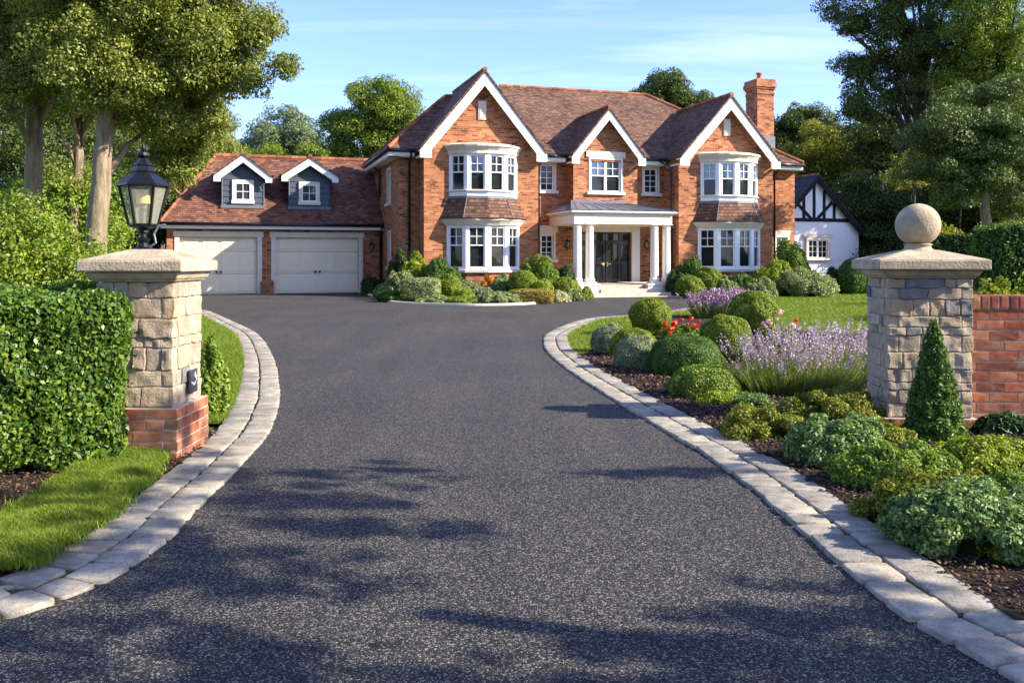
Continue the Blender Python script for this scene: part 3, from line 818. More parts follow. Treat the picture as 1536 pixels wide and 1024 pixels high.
# ---- wall lanterns
def wall_lantern(mk, root, a, b, z, U=UF, Nn=FR, s=1.0):
    m = mk(); O = (a, b, 0)
    m.obox(O, U, Nn, -.05, .05, z - .12, z + .12, .002, .025)
    c = Vector((a, b, 0)) + Vector(Nn) * .16
    m.tube([(a, b - .02, z + .05), (a, b - .1, z + .3), (c.x, c.y, z + .34), (c.x, c.y, z + .27)], .012, 6)
    m.lathe([(.012, .30), (.03, .27), (.02, .25), (.12, .17), (.125, .155), (.02, .15)], (c.x, c.y, z), 6)
    for k in range(6):
        t = math.pi / 3 * k
        m.tube([(c.x + .105 * math.cos(t), c.y + .105 * math.sin(t), z + .155), (c.x + .065 * math.cos(t), c.y + .065 * math.sin(t), z - .12)], .009, 4)
    m.lathe([(.05, -.16), (.075, -.13), (.075, -.11), (.02, -.11)], (c.x, c.y, z), 6)
    m.tube([(c.x, c.y, z - .15), (c.x, c.y, z - .24)], .012, 6)
    o = m.build('wall_lantern', M['black'], root)
    g = mk(); g.lathe([(.06, -.11), (.098, .15)], (c.x, c.y, z), 6); g.build('lantern_glass', M['lampglass'], o)
for px, py in ((851, 368), (969.5, 368)):
    a_ = A(px, -4.1); wall_lantern(hmb, house, a_, -4.0, Zt(py, a_, -4.1))

# =========================== GARAGE =====================================
GO = (.5, 0, 0); gx, gy = W2(GO[0], GO[1])
garage = empty('garage', (gx, gy, 0), YAW, label='low brick double garage with cream doors, red tiled roof and two dormers', cat='garage')
def gmb(): return MB(GO)
ga0 = -4.15; gz = 3.05
d1 = opn(269, 386, 358, 440, .0); d2 = opn(413.6, 537.7, 358, 440, .0)
dtop = 2.5
w = gmb()
wall(w, (ga0, 0), UF, FR, 5.09 - ga0, 0, gz - .05, [(d1[0] - ga0, d1[1] - ga0, 0, dtop), (d2[0] - ga0, d2[1] - ga0, 0, dtop)], .25)
wall(w, (ga0, 7.4), UL, LF, 7.4, 0, gz - .05); wall(w, (ga0, 7.4), UF, (0, 1, 0), 5.09 - ga0, 0, gz - .05)
w.build('wall', M['brick'], garage)
pa, pb_ = A(391, -.08), A(411, -.08)
w = gmb(); w.box(pa, pb_, -.16, -.002, 0, .55); w.box(pa + .04, pb_ - .04, -.10, -.003, .55, .62); w.build('pillar_base', M['brick'], garage)
for (x0, x1, _, _) in (d1, d2):
    d = gmb(); O = (0, .14, 0)
    d.obox(O, UF, FR, x0, x1, .02, dtop, -.05, 0)
    W_ = x1 - x0; H_ = dtop - .02
    rows = [(.03, .86), (.92, 1.84), (1.90, H_ - .03)]
    for i in range(4):
        for (v0, v1) in rows:
            u0 = x0 + .06 + (W_ - .12) * i / 4 + .05; u1 = x0 + .06 + (W_ - .12) * (i + 1) / 4 - .05
            d.obox(O, UF, FR, u0, u1, v0 + .04, v1 - .02, .002, .014)
            d.obox(O, UF, FR, u0 + .06, u1 - .06, v0 + .10, v1 - .08, .0145, .03)
    do = d.build('garage_door', M['garage'], garage, bevel=.006)
    g = gmb()
    for v in (.89, 1.87): g.obox(O, UF, FR, x0 + .01, x1 - .01, v, v + .012, .001, .004)
    g.build('panel_gap', M['plaque'], do)
    for s in (-1, 1):
        h = gmb(); c = (x0 + x1) / 2 + s * .09
        h.lathe([(.045, -.04), (.05, 0), (.045, .04)], (c, .07, .98), 12); h.build('handle', M['black'], do)
    s = gmb(); O = (0, 0, 0)
    s.obox(O, UF, FR, x0 - .20, x0 + .0, 0, dtop, -.2, .04); s.obox(O, UF, FR, x1 - .0, x1 + .20, 0, dtop, -.2, .04)
    s.obox(O, UF, FR, x0 - .26, x1 + .26, dtop + .002, dtop + .24, -.2, .055)
    s.build('door_surround', M['cream'], do, bevel=.012)
# roof
ez, grz = 3.12, 6.42; eb, rb = -.42, 3.6
p_g = (grz - ez) / (rb - eb)
hl = A(240, eb); hr = A(323, rb)
rf = gmb()
rf.ext([(hl, eb, ez), (5.0, eb, ez), (5.10, eb + .1, ez + .082), (5.10, rb, grz), (hr, rb, grz)], (0, 0, -.1))
rf.ext([(hl, eb, ez), (hl, 2 * rb - eb, ez), (hr, rb, grz)], (0, 0, -.1))
rf.ext([(hl, 2 * rb - eb, ez), (5.1, 2 * rb - eb, ez), (5.1, rb, grz), (hr, rb, grz)], (0, 0, -.1))
gro = rf.build('roof', M['tile_red'], garage)
ridgeline(gmb, [((hr, rb, grz), (5.1, rb, grz))], gro, .12)
ridgeline(gmb, [((hl, eb, ez), (hr, rb, grz))], gro, .07)
g = gmb(); g.tube([(hl, eb - .05, ez - .07), (5.06, eb - .05, ez - .07)], .075, 8); g.build('gutter', M['gutter'], garage, smooth=True)
g = gmb(); g.box(hl + .02, 5.09, eb + .03, eb + .06, ez - .27, ez - .11); g.box(hl + .02, 5.09, eb + .062, -.003, ez - .27, ez - .24); g.build('fascia', M['white'], garage)
g = gmb(); a_ = A(571, -.08); g.tube([(a_, -.46, 3.03), (a_, -.45, 2.93), (a_, -.08, 2.75), (a_, -.08, 0)], .05, 8); g.build('downpipe', M['gutter'], garage, smooth=True)
for px in (244, 557):
    a_ = A(px, -.1); wall_lantern(gmb, garage, a_, 0, Zt(372, a_, -.1), s=1)

def dormer(xl, xr, xa, ya, ybase, wx, wy):
    b = .45
    for _ in range(20):
        a = (A(xl, b) + A(xr, b)) / 2; z = Zt(ybase, a, b); b = eb + (z - ez) / p_g
    a0, a1 = A(xl, b), A(xr, b); ac = (a0 + a1) / 2; hw = (a1 - a0) / 2
    zt = Zt(ya, ac, b - .3); rhw = hw + .34; zE = Zt(271, ac, b - .3) + .28
    p = (zt - zE) / rhw
    m = gmb(); bw = b + .02
    zw = lambda u: zt - .12 - p * abs(u)
    # boarded front, in lapped courses, and cheeks
    n = 9; zs = [z - .02 + (zw(0) - z) * i / n for i in range(n + 1)]
    for i in range(n):
        zz0, zz1 = zs[i], zs[i + 1]
        h0_ = min(hw, max(0, (zt - .12 - zz0) / p)); h1_ = min(hw, max(0.001, (zt - .12 - zz1) / p))
        m.add([(ac - h0_, bw - .03, zz0), (ac + h0_, bw - .03, zz0), (ac + h1_, bw, zz1), (ac - h1_, bw, zz1), (ac - h0_, bw, zz0), (ac + h0_, bw, zz0)], [(0, 1, 2, 3), (0, 4, 5, 1)])
    bend = eb + (zw(hw) - ez) / p_g + .1
    for s in (-1, 1):
        m.add([(ac + s * hw, bw, z - .1), (ac + s * hw, bend, zw(hw)), (ac + s * hw, bw, zw(hw))], [(0, 1, 2)])
        m.tube([(ac + s * hw, bw - .02, z - .05), (ac + s * hw, bw - .02, zw(hw))], .03, 4)
    do = m.build('dormer', M['clad'], garage)
    r = gmb(); be = eb + (zt - ez) / p_g + .1; bf = b - .42
    for s in (-1, 1): r.ext([(ac, bf, zt), (ac, be, zt), (ac + s * rhw, be, zt - p * rhw), (ac + s * rhw, bf, zt - p * rhw)], (0, 0, -.09))
    r.build('roof', M['tile'], do); ridgeline(gmb, [((ac, bf, zt), (ac, be, zt))], do, .09)
    bb = gmb(); f = .29; hwo = rhw + .01; z_ = lambda u: zt - .10 - p * u; dv = .33
    q = [(0, z_(0)), (hwo, z_(hwo)), (hwo, z_(hwo) - .24), (hwo - f, z_(hwo) - .24), (hwo - f, z_(hwo - f) - dv), (0, z_(0) - dv)]
    for s in (-1, 1): bb.ext([(ac + s * x, b - .36, zz) for x, zz in q], (0, .05, 0))
    bb.build('bargeboard', M['white'], do, bevel=.006)
    g = gmb()
    for s in (-1, 1): g.tube([(ac + s * (rhw + .04), bf, zt - p * rhw - .05), (ac + s * (rhw + .04), bf + 1.2, zt - p * rhw - .05)], .05, 8)
    g.build('gutter', M['gutter'], do)
    fl_ = gmb(); fl_.box(ac - hw - .05, ac + hw + .05, b - .08, b + .015, z - .02, z + .12); fl_.build('flashing', M['lead'], do)
    w0, w1 = A(wx[0], b), A(wx[1], b); v0, v1 = Zt(wy[1], ac, b), Zt(wy[0], ac, b)
    fm, pu = gmb(), gmb(); O = (0, b - .01, 0); d = .13
    fm2 = gmb()
    fm2.obox(O, UF, FR, w0, w0 + d, v0, v1, 0, .07); fm2.obox(O, UF, FR, w1 - d, w1, v0, v1, 0, .07); fm2.obox(O, UF, FR, w0 + d, w1 - d, v1 - d, v1, 0, .07); fm2.obox(O, UF, FR, w0 - .03, w1 + .03, v0 - .02, v0 + d, 0, .11)
    fm2.build('window_surround', M['cream'], do, bevel=.008)
    win(fm, pu, pu, O, UF, FR, w0 + d, w1 - d, v0 + d, v1 - d, 2, 2, 0, t=.05, n0=.005, n1=.06)
    fm.build('window_frame', M['white'], do, bevel=.005); pu.build('pane', M['glass_sky'], do)
dormer(333, 395.5, 363, 229, 312, (348, 380.6), (270, 305))
dormer(433.6, 494.7, 464, 234, 314, (448, 479.5), (273, 307))

# =========================== COTTAGE ====================================
b = 2.5
CO = (A(1223, b), b, 0); cx_, cy_ = W2(CO[0], CO[1])
cot = empty('cottage', (cx_, cy_, 0), YAW, label='white rendered cottage with black timber framing in its gable beside the brick house', cat='cottage')
def cmb(): return MB(CO)
ac = A(1223, b); ar = A(1288, b); hw = ar - ac; zt = Zt(262, ac, b); rr = A(1295, b - .2) - ac; ze = Zt(347, ar, b); p = (zt - ze) / rr
zw = lambda u: zt - .12 - p * u
w = cmb()
wl = ac - 3.2
w.add([(wl, b, 0), (ar, b, 0), (ar, b, zw(hw)), (ac, b, zw(0)), (wl, b, zw(3.2))], [(0, 1, 2, 3, 4)])
w.add([(ar, b, 0), (ar, b + 6, 0), (ar, b + 6, zw(hw)), (ar, b, zw(hw))], [(0, 1, 2, 3)])
w.add([(wl, b, 0), (wl, b + 6, 0), (wl, b + 6, zw(3.2)), (wl, b, zw(3.2))], [(0, 1, 2, 3)])
w.add([(wl, b + 6, 0), (ar, b + 6, 0), (ar, b + 6, zw(hw)), (ac, b + 6, zw(0)), (wl, b + 6, zw(3.2))], [(4, 3, 2, 1, 0)])
w.build('wall', M['render'], cot)
r = cmb()
for s, q in ((-1, 3.5), (1, rr)): r.ext([(ac, b - .3, zt), (ac, b + 6.2, zt), (ac + s * q, b + 6.2, zt - p * q), (ac + s * q, b - .3, zt - p * q)], (0, 0, -.1))
ro = r.build('roof', M['slate'], cot); ridgeline(cmb, [((ac, b - .3, zt), (ac, b + 6, zt))], ro, .07)
t = cmb(); O = (ac, b, 0)
for s, q in ((-1, 3.4), (1, rr)):
    t.ext([(ac, b - .28, zt - .11), (ac + s * q, b - .28, zt - .11 - p * q), (ac + s * q, b - .28, zt - .42 - p * q), (ac, b - .28, zt - .42)], (0, .12, 0))
t.build('bargeboard', M['timber'], cot)
t = cmb(); zb = Zt(330, ac, b)
def beam(u0, z0, u1, z1, w=.17):
    d = Vector((u1 - u0, 0, z1 - z0)).normalized(); nn = Vector((-d.z, 0, d.x)) * w / 2
    P0, P1 = Vector((ac + u0, b - .003, z0)), Vector((ac + u1, b - .003, z1))
    t.ext([P0 + nn, P1 + nn, P1 - nn, P0 - nn], (0, -.035 - .004 * (abs(u1 - u0) > .01), 0))
beam(-3.1, zb, (zt - .12 - zb) / p, zb, .2)
for px in (1221, 1205.5, 1236, 1251):
    u = A(px, b) - ac; beam(u, zb + .1, u, zw(abs(u)) - .2)
u_ = lambda px: A(px, b) - ac
beam(u_(1192), Zt(302, ac, b), u_(1217), zb + .05); beam(u_(1225), zb + .05, u_(1248), Zt(303, ac, b))
t.build('timber_frame', M['timber'], cot)
x0, x1 = u_(1211), u_(1240); z0, z1 = Zt(387, ac, b), Zt(360, ac, b)
flat_window(cmb, cot, (ac, b - .1, 0), UF, FR, x0, x1, z0, z1, 2, 2, 3, 0, surround=.14, lintel=(.3, .2))
# =========================== GROUND =====================================
Lk = [(-9, -1.0), (-5.2, .9), (-3.3, 2.3)] + [G(*p) for p in ((0, 931), (97, 897), (169, 865), (247, 812), (300, 756), (334, 724), (375, 681), (400, 650), (412, 622), (417, 585), (408, 537), (386, 503), (352, 485), (319, 470), (300, 465))] + [(-11.6, 29.3), (-14.2, 32.4), (-15.6, 36.0)]
Rk = [(9, -1.0), (4.2, 1.0), (2.25, 2.2)] + [G(*p) for p in ((1515, 1013), (1424, 963), (1352, 920), (1239, 827), (1125, 730), (1057, 681), (989, 641), (922, 600), (854, 556), (823, 529), (817, 515), (820, 503), (840, 492), (871, 481), (905, 476), (942, 473.5))] + [(4.6, 26.2), (6.1, 29.0), (6.9, 32.5), (7.3, 36), (8.2, 39)]
Lc = catmull(Lk, .06); Rc = catmull(Rk, .06)
big = MB(); big.add([(-600, -300, -.03), (600, -300, -.03), (600, 900, -.03), (-600, 900, -.03)], [(0, 1, 2, 3)])
tag(big.build('ground', M['earth']), kind='structure')
mb = MB()
Ls = resample(Lc, .5); Rs = resample(Rc, .5)
poly = [tuple(p) for p in Ls] + [(-15.8, 42), (9.5, 47)] + [tuple(p) for p in Rs[::-1]] + [(11, -8), (-11, -8)]
dw = sheet('driveway', poly, 0.0, M['asphalt'], kind='structure')

def paver_run(c, widths, step, seed, top=.024):
    rng = random.Random(seed); mb = MB(); off = -.025 if widths[0] > 0 else .025
    for w in widths:
        mid = offset(c, off + w / 2 if True else 0); s = 0
        d = np.concatenate([[0], np.cumsum(np.linalg.norm(np.diff(mid, axis=0), axis=1))])
        while s < d[-1] - .3:
            ln = step * rng.uniform(.85, 1.2)
            a = np.array([np.interp(s + .009, d, mid[:, k]) for k in (0, 1)]); b = np.array([np.interp(s + ln - .009, d, mid[:, k]) for k in (0, 1)])
            t = (b - a) / (np.linalg.norm(b - a) + 1e-9); n = np.array((-t[1], t[0])); h = abs(w) / 2 - .009
            q = [a - n * h, b - n * h, b + n * h, a + n * h]
            q = [x + np.array((rng.uniform(-.009, .009), rng.uniform(-.009, .009))) for x in q]
            c_ = sum(q) / 4; z = rng.uniform(-.004, .004); tz = [rng.uniform(-.004, .004) for _ in range(4)]
            def ringp(ins, cut, zz):
                out = []
                for i in range(4):
                    p = q[i]; p1 = q[(i + 1) % 4]; p0 = q[i - 1]
                    p_ = p + (c_ - p) * ins; 
                    e0 = (p0 - p); e0 /= np.linalg.norm(e0); e1 = (p1 - p); e1 /= np.linalg.norm(e1)
                    for e in (e0, e1):
                        x = p_ + e * cut; out.append((x[0], x[1], zz + z + tz[i]))
                return out
            r = [ringp(0, .014, -.04), ringp(0, .016, top - .009), ringp(.03, .016, top - .002), ringp(.08, .018, top)]
            k = len(mb.v); mb.v += sum(r, [])
            for j in range(3):
                for i in range(8): mb.f.append((k + j * 8 + i, k + j * 8 + (i + 1) % 8, k + (j + 1) * 8 + (i + 1) % 8, k + (j + 1) * 8 + i))
            mb.v.append((c_[0], c_[1], top + z + rng.uniform(-.003, .004)))
            for i in range(8): mb.f.append((k + 24 + i, k + 24 + (i + 1) % 8, k + 32))
            s += ln
        off += w
    return mb
o = paver_run(Lc, [.235, .235], .205, 3).build('kerb', M['paver'], smooth=True, uv=False); tag(o, kind='structure')
o = paver_run(Rc, [-.235, -.235], .205, 5).build('kerb', M['paver'], smooth=True, uv=False); tag(o, kind='structure')
# bedding under the cobbles
for nm, c, w in (('kerb_bedding', Lc, .455), ('kerb_bedding', Rc, -.455)):
    cc = resample(c, .3); oo = offset(cc, w); i0 = offset(cc, .02 if w > 0 else -.02)
    mb = MB(); n = len(cc); mb.add([(x, y, .007) for x, y in i0] + [(x, y, .007) for x, y in oo], [(i, i + 1, i + 1 + n, i + n) for i in range(n - 1)])
    tag(mb.build(nm, M['joint'], uv=False), kind='structure')
# grass right of the drive
inR = offset(Rc, -.42); inL = offset(Lc, .42)
def sub(c, y0, y1): return [tuple(p) for p in c if y0 <= p[1] <= y1]
bedline = [(.98, 13.4), (1.6, 15.6), (2.3, 17.4), (3.2, 21.0), (4.3, 23.8), (5.5, 23.4), (6.0, 20.5), (6.3, 16.8), (7.2, 13.6), (20, 12.5)]
lawnR = sub(resample(inR, .4), 13.4, 45) + [(8.6, 39.5), (26, 45), (60, 50), (60, 12.5)] + bedline[::-1]
# sort: inR goes bottom to top
sheet('lawn', lawnR, .006, M['lawn'], kind='structure')
bedR = sub(resample(inR, .3), -5, 13.4) + bedline + [(20, -5)]
lawnL = sub(resample(inL, .4), 7.9, 45) + [(-16.4, 37), (-60, 37), (-60, 7.9)]
sheet('lawn', lawnL, .006, M['lawn'], kind='structure')
bedL = sub(resample(inL, .3), -5, 7.9) + [(-30, 7.9), (-30, -5)]

def bedmesh(name, poly, z, amp, step, parent=None):
    P = np.array(poly); x0, y0 = P.min(0); x1, y1 = P.max(0)
    x0, x1 = max(x0, -9), min(x1, 10); y0, y1 = max(y0, .5), y1
    xs = np.arange(x0, x1, step); ys = np.arange(y0, y1, step)
    X, Y = np.meshgrid(xs, ys); n = X.shape
    idx = np.arange(X.size).reshape(n)
    Zz = np.array([mnoise.noise(Vector((x * 2.1, y * 2.1, 0))) * .5 + mnoise.noise(Vector((x * 9, y * 9, 3))) * .25 for x, y in zip(X.ravel(), Y.ravel())])
    V = np.stack([X.ravel(), Y.ravel(), z + amp * Zz], 1)
    q = np.stack([idx[:-1, :-1], idx[:-1, 1:], idx[1:, 1:], idx[1:, :-1]], -1).reshape(-1, 4)
    c = V[q].mean(1)[:, :2]
    q = q[inpoly(c, poly)]
    return tag(np_mesh(name, V, [q], M['soil'], smooth=True), kind='structure')
bedmesh('planting_bed', bedR, .022, .03, .09)
bedmesh('planting_bed', bedL, .022, .03, .09)
rng = np.random.default_rng(7)
def chips(poly, n, ymax, name):
    P = np.array(poly); x0, y0 = np.maximum(P.min(0), (-7, 2)); x1, y1 = np.minimum(P.max(0), (9, ymax))
    Q = rng.uniform((x0, y0), (x1, y1), (n * 4, 2)); Q = Q[inpoly(Q, poly)]
    keep = rng.uniform(size=len(Q)) < np.clip(5.0 / Q[:, 1], .1, 1); Q = Q[keep][:n]
    m = len(Q); s = rng.uniform(.004, .017, m) * np.clip(Q[:, 1] / 6, 1, 2); th = rng.uniform(0, 6.28, m); asp = rng.uniform(.3, .8, m)
    z = .03 + rng.uniform(0, .022, m)
    t = np.stack([np.cos(th), np.sin(th), rng.uniform(-.5, .5, m)], 1); bvec = np.stack([-np.sin(th), np.cos(th), rng.uniform(-.4, .4, m)], 1)
    C = np.stack([Q[:, 0], Q[:, 1], z], 1)
    cor = [(-1, -1), (1, -.8), (.9, 1), (-.8, .9)]
    up = np.array([0, 0, 1.0])
    V = np.stack([C + t * (s * a)[:, None] + bvec * (s * asp * b)[:, None] for a, b in cor] + [C + t * (s * a * .9)[:, None] + bvec * (s * asp * b * .9)[:, None] - up * (s * .35)[:, None] for a, b in cor], 1).reshape(-1, 3)
    b0 = np.arange(m)[:, None] * 8
    fc = np.concatenate([b0 + np.array(f) for f in ([0, 1, 2, 3], [1, 0, 4, 5], [2, 1, 5, 6], [3, 2, 6, 7], [0, 3, 7, 4])])
    o = np_mesh(name, V, [fc], M['chip']); tag(o, 'loose brown bark chips covering the soil of the planting bed', 'mulch', kind='stuff'); return o
o = chips(bedR, 60000, 16, 'bark_mulch'); o['label'] = 'dark bark chips spread over the long bed right of the drive'
o = chips(bedL, 26000, 8, 'bark_mulch'); o['label'] = 'dark bark chips between the hedge, pier and left cobble edge'

def grass(poly, dens, h, wid, name, label, zf=None, ymin=0, ymax=60, xlim=(-60, 60), falloff=8.0):
    P = np.array(poly); x0, y0 = P.min(0); x1, y1 = P.max(0)
    x0, x1 = max(x0, xlim[0]), min(x1, xlim[1]); y0, y1 = max(y0, ymin), min(y1, ymax)
    n = int(dens * (x1 - x0) * (y1 - y0)); Q = rng.uniform((x0, y0), (x1, y1), (n, 2))
    # thin out with distance and outside the view, blades widen to match
    keep = rng.uniform(size=n) < np.minimum(1, (falloff / Q[:, 1]) ** 2)
    keep &= np.abs(Q[:, 0]) < Q[:, 1] * .75 + 2
    Q = Q[keep]; Q = Q[inpoly(Q, poly)]; m = len(Q)
    if zf is not None: Q = Q + rng.normal(size=Q.shape) * .03
    sc_ = np.clip(Q[:, 1] / falloff, 1, 8)
    th = rng.uniform(0, 6.28, m); ph = rng.uniform(0, 6.28, m)
    z0 = np.zeros(m) + .004 if zf is None else zf(Q)
    hh = h * rng.uniform(.5, 1.25, m) * np.clip(sc_, 1, 1.5); ww = wid * sc_ * rng.uniform(.7, 1.3, m)
    base = np.stack([Q[:, 0], Q[:, 1], z0], 1); s = np.stack([np.cos(th), np.sin(th), 0 * th], 1) * (ww / 2)[:, None]
    lean = np.stack([np.cos(ph), np.sin(ph), 0 * ph], 1)
    k1 = rng.uniform(.05, .3, m); k2 = rng.uniform(.3, .9, m)
    mid = base + lean * (hh * k1)[:, None] + np.stack([0 * hh, 0 * hh, hh * .55], 1)
    tip = base + lean * (hh * k2)[:, None] + np.stack([0 * hh, 0 * hh, hh * .95], 1)
    V = np.stack([base - s, base + s, mid + s * .8, mid - s * .8, tip], 1).reshape(-1, 3)
    b0 = np.arange(m)[:, None] * 5
    o = np_mesh(name, V, [b0 + np.array([0, 1, 2, 3]), b0 + np.array([3, 2, 4])], M['grass'])
    return tag(o, label, 'grass', kind='stuff')
grass(lawnR, 2600, .045, .006, 'grass', 'short bright green lawn grass right of the drive up to the house shrubs', ymin=11.5, ymax=42, xlim=(0, 26), falloff=14)
grass(lawnL, 9000, .05, .005, 'grass', 'short green lawn grass behind the left pier inside the curved cobble edge', ymin=7.9, ymax=33, xlim=(-14, -2), falloff=9)
strip = [G(*p) for p in ((-160, 900), (60, 862), (110, 835), (165, 790), (212, 748), (246, 706), (247, 684), (190, 681), (140, 700), (90, 735), (30, 775), (-160, 850))]
def zstrip(Q):
    return .03 + .05 * np.array([.6 + .8 * mnoise.noise(Vector((x * 3, y * 3, 0))) for x, y in Q])
grass(strip, 42000, .05, .0045, 'grass', 'thick tufted strip of grass on the soil in front of the clipped hedge', zf=zstrip, falloff=6)
if 0: sb = MB(); sb.add([(x, y, .04) for x, y in strip], [tuple(range(len(strip)))]); tag(sb.build('turf_strip', M['lawn']), kind='structure')

# house beds
hb = [G(*p) for p in ((545, 440), (563, 447), (582, 453.5), (608, 456), (634, 457), (681, 458.3), (727, 458.6), (774, 457.6), (812, 455.5), (845, 453), (872, 450), (890, 447.3))]
hc = catmull(hb, .1)
w0 = W2(5.2, -.1); w1 = W2(13.0, -4.1)
pl2 = [tuple(p) for p in resample(hc, .4)] + [W2(13.2, -6.5), W2(13.2, -3.9), W2(5.2, -3.9), W2(5.2, 0), W2(4.1, 0)]
sheet('planting_bed', pl2, .012, M['soil'], kind='structure')
mb = MB(); oc = resample(hc, .25); ins = offset(oc, .13); n = len(oc)
mb.add([(x, y, 0) for x, y in oc] + [(x, y, .07) for x, y in oc] + [(x, y, .07) for x, y in ins] + [(x, y, 0) for x, y in ins],
       [(i + k * n, i + 1 + k * n, i + 1 + (k + 1) * n, i + (k + 1) * n) for k in range(3) for i in range(n - 1)])
tag(mb.build('kerb', M['cream'], uv=False), kind='structure')
pr2 = [W2(A(1014, -6.5), -6.5), W2(A(1014, -4), -3.9), W2(25.5, -3.9), W2(30, -3.0), W2(31, -5), W2(25, -6.6)]
sheet('planting_bed', pr2, .014, M['soil'], kind='structure')

# =========================== PIERS ======================================
def stonework(hw, hd, z0, z1, seed, holes=()):
    rg = random.Random(seed); mb = MB()
    z = z0; row = 0
    while z < z1 - .03:
        h = rg.choice((.07, .10, .12, .15, .17)); 
        if z + h > z1 - .07: h = z1 - z
        for side, (half, dist, ax, ay) in enumerate(((hw, hd, (1, 0, 0), (0, -1, 0)), (hd, hw, (0, 1, 0), (1, 0, 0)), (hw, hd, (-1, 0, 0), (0, 1, 0)), (hd, hw, (0, -1, 0), (-1, 0, 0)))):
            full = (row + side) % 2 == 0
            u = -half if full else -half + .095; end = half if full else half - .095
            while u < end - .02:
                w = rg.choice((rg.uniform(.09, .16), rg.uniform(.18, .36)))
                if end - (u + w) < .09: w = end - u
                pr = rg.uniform(-.004, .010); dep = .10
                c = Vector(ax) * (u + w / 2) + Vector(ay) * (dist - dep / 2 + pr) + Vector((0, 0, z + h / 2))
                rough_block(mb, c, (w - .006, dep, h - .006), ax, ay, r=.008, amp=.012, freq=14, n=8, seed=seed * 7.3)
                u += w
        z += h; row += 1
    return mb
def brickwork(mb, hw, hd, z0, rows, bl=.225, bh=.075, pitch=.0825, seed=1):
    rg = random.Random(seed)
    for row in range(rows):
        z = z0 + row * pitch
        for side, (half, dist, ax, ay) in enumerate(((hw, hd, (1, 0, 0), (0, -1, 0)), (hd, hw, (0, 1, 0), (1, 0, 0)), (hw, hd, (-1, 0, 0), (0, 1, 0)), (hd, hw, (0, -1, 0), (-1, 0, 0)))):
            full = (row + side) % 2 == 0
            u = -half if full else -half + .105; end = half if full else half - .105; first = True
            while u < end - .02:
                w = bl * (.5 if (first and (row // 2) % 2) else 1); first = False
                if end - (u + w) < .07: w = end - u
                c = Vector(ax) * (u + w / 2) + Vector(ay) * (dist - .052 + rg.uniform(-.001, .002)) + Vector((0, 0, z + bh / 2))
                rough_block(mb, c, (w - .009, .105, bh), ax, ay, r=.0035, amp=.003, freq=26, n=3, seed=seed)
                u += w
def pier(loc, rz, hw, hd, zb, zt, label, seed, ov=.13, brickrows=6, slab=.12, rise=.13):
    root = empty('gate_pier', (*loc, 0), rz, label=label, cat='pier')
    c = MB(); c.box(-hw + .012, hw - .012, -hd + .012, hd - .012, 0, zt - .01); c.build('mortar_core', M['mortar'], root)
    stonework(hw, hd, zb, zt, seed).build('stonework', M['stone'], root, smooth=False, uv=False)
    b = MB(); e = .045; brickwork(b, hw + e, hd + e, 0, brickrows, pitch=zb / brickrows, bh=zb / brickrows - .010, seed=seed)
    b.build('brick_base', M['redbrick'], root, smooth=False, uv=False)
    c = MB(); c.box(-hw - e + .006, hw + e - .006, -hd - e + .006, hd + e - .006, 0, zb - .006); c.build('mortar_core', M['mortar'], root)
    k = MB()
    def sq(o): return [(-hw - o, -hd - o), (hw + o, -hd - o), (hw + o, hd + o), (-hw - o, hd + o)]
    k.loft(sq(.01), zt, sq(.03), zt + .02); k.loft(sq(.035), zt + .02, sq(ov * .62), zt + .075)
    k.loft(sq(ov), zt + .077, sq(ov), zt + .077 + slab)
    a = .12 - hw
    k.loft(sq(ov - .004), zt + .078 + slab, [(x * .28, y * .28) for x, y in sq(ov)], zt + .078 + slab + rise)
    k.build('coping', M['stonecap'], root, bevel=.012)
    return root, zt + .078 + slab + rise
LP = (-2.81, 6.93)
pierL, ztL = pier(LP, R(0), .29, .30, .405, 1.335, 'stone pier on a red brick base beside the clipped hedge, a lantern on top', 11, ov=.10, slab=.085, rise=.085, brickrows=5)
# slate plaque with pale marks on its drive side
pq = MB(); pq.box(.315, .329, -.06, .10, .47, .65); po = pq.build('plaque', M['plaque'], pierL, bevel=.003)
mk = MB()
mk.tube([(.331, .045, .625), (.331, .035, .59), (.331, .062, .575)], .004, 5); mk.tube([(.331, .07, .60), (.331, .066, .56)], .004, 5)
mk.tube([(.331, -.035, .555), (.331, -.03, .548)], .005, 5)
mk.tube([(.331, .05, .55), (.331, .03, .535), (.331, .0, .527), (.331, -.015, .54), (.331, .0, .552)], .004, 5)
mk.build('marking', M['white'], po)
# gate lantern
lan = empty('lantern', (LP[0] - .05, LP[1] - .02, ztL - .01), R(12), label='black Victorian style lantern on the left stone pier', cat='lantern')
b = MB(); b.lathe([(.085, 0), (.085, .015), (.05, .03), (.035, .06), (.05, .085), (.03, .10), (.028, .13), (.045, .145), (.04, .165), (.10, .185), (.105, .20), (.02, .2)], n=20)
b.build('base', M['black'], lan, smooth=False)
z0, z1 = .20, .50; rb_, rt_ = .105, .175
f = MB()
for k in range(6):
    t = math.pi / 3 * k + .1
    f.tube([(rb_ * math.cos(t), rb_ * math.sin(t), z0), (rt_ * math.cos(t), rt_ * math.sin(t), z1)], .0125, 6)
    t2 = t + math.pi / 3
    for (r_, z_) in ((rb_, z0), (rt_, z1)): f.tube([(r_ * math.cos(t), r_ * math.sin(t), z_), (r_ * math.cos(t2), r_ * math.sin(t2), z_)], .009, 6)
f.build('frame', M['black'], lan)
g = MB(); k0 = len(g.v)
g.lathe([(rb_ - .003, z0), (rt_ - .003, z1)], n=6, rot=.1); g.f = [q for q in g.f if len(q) == 4]; g.build('lantern_glass', M['lampglass'], lan)
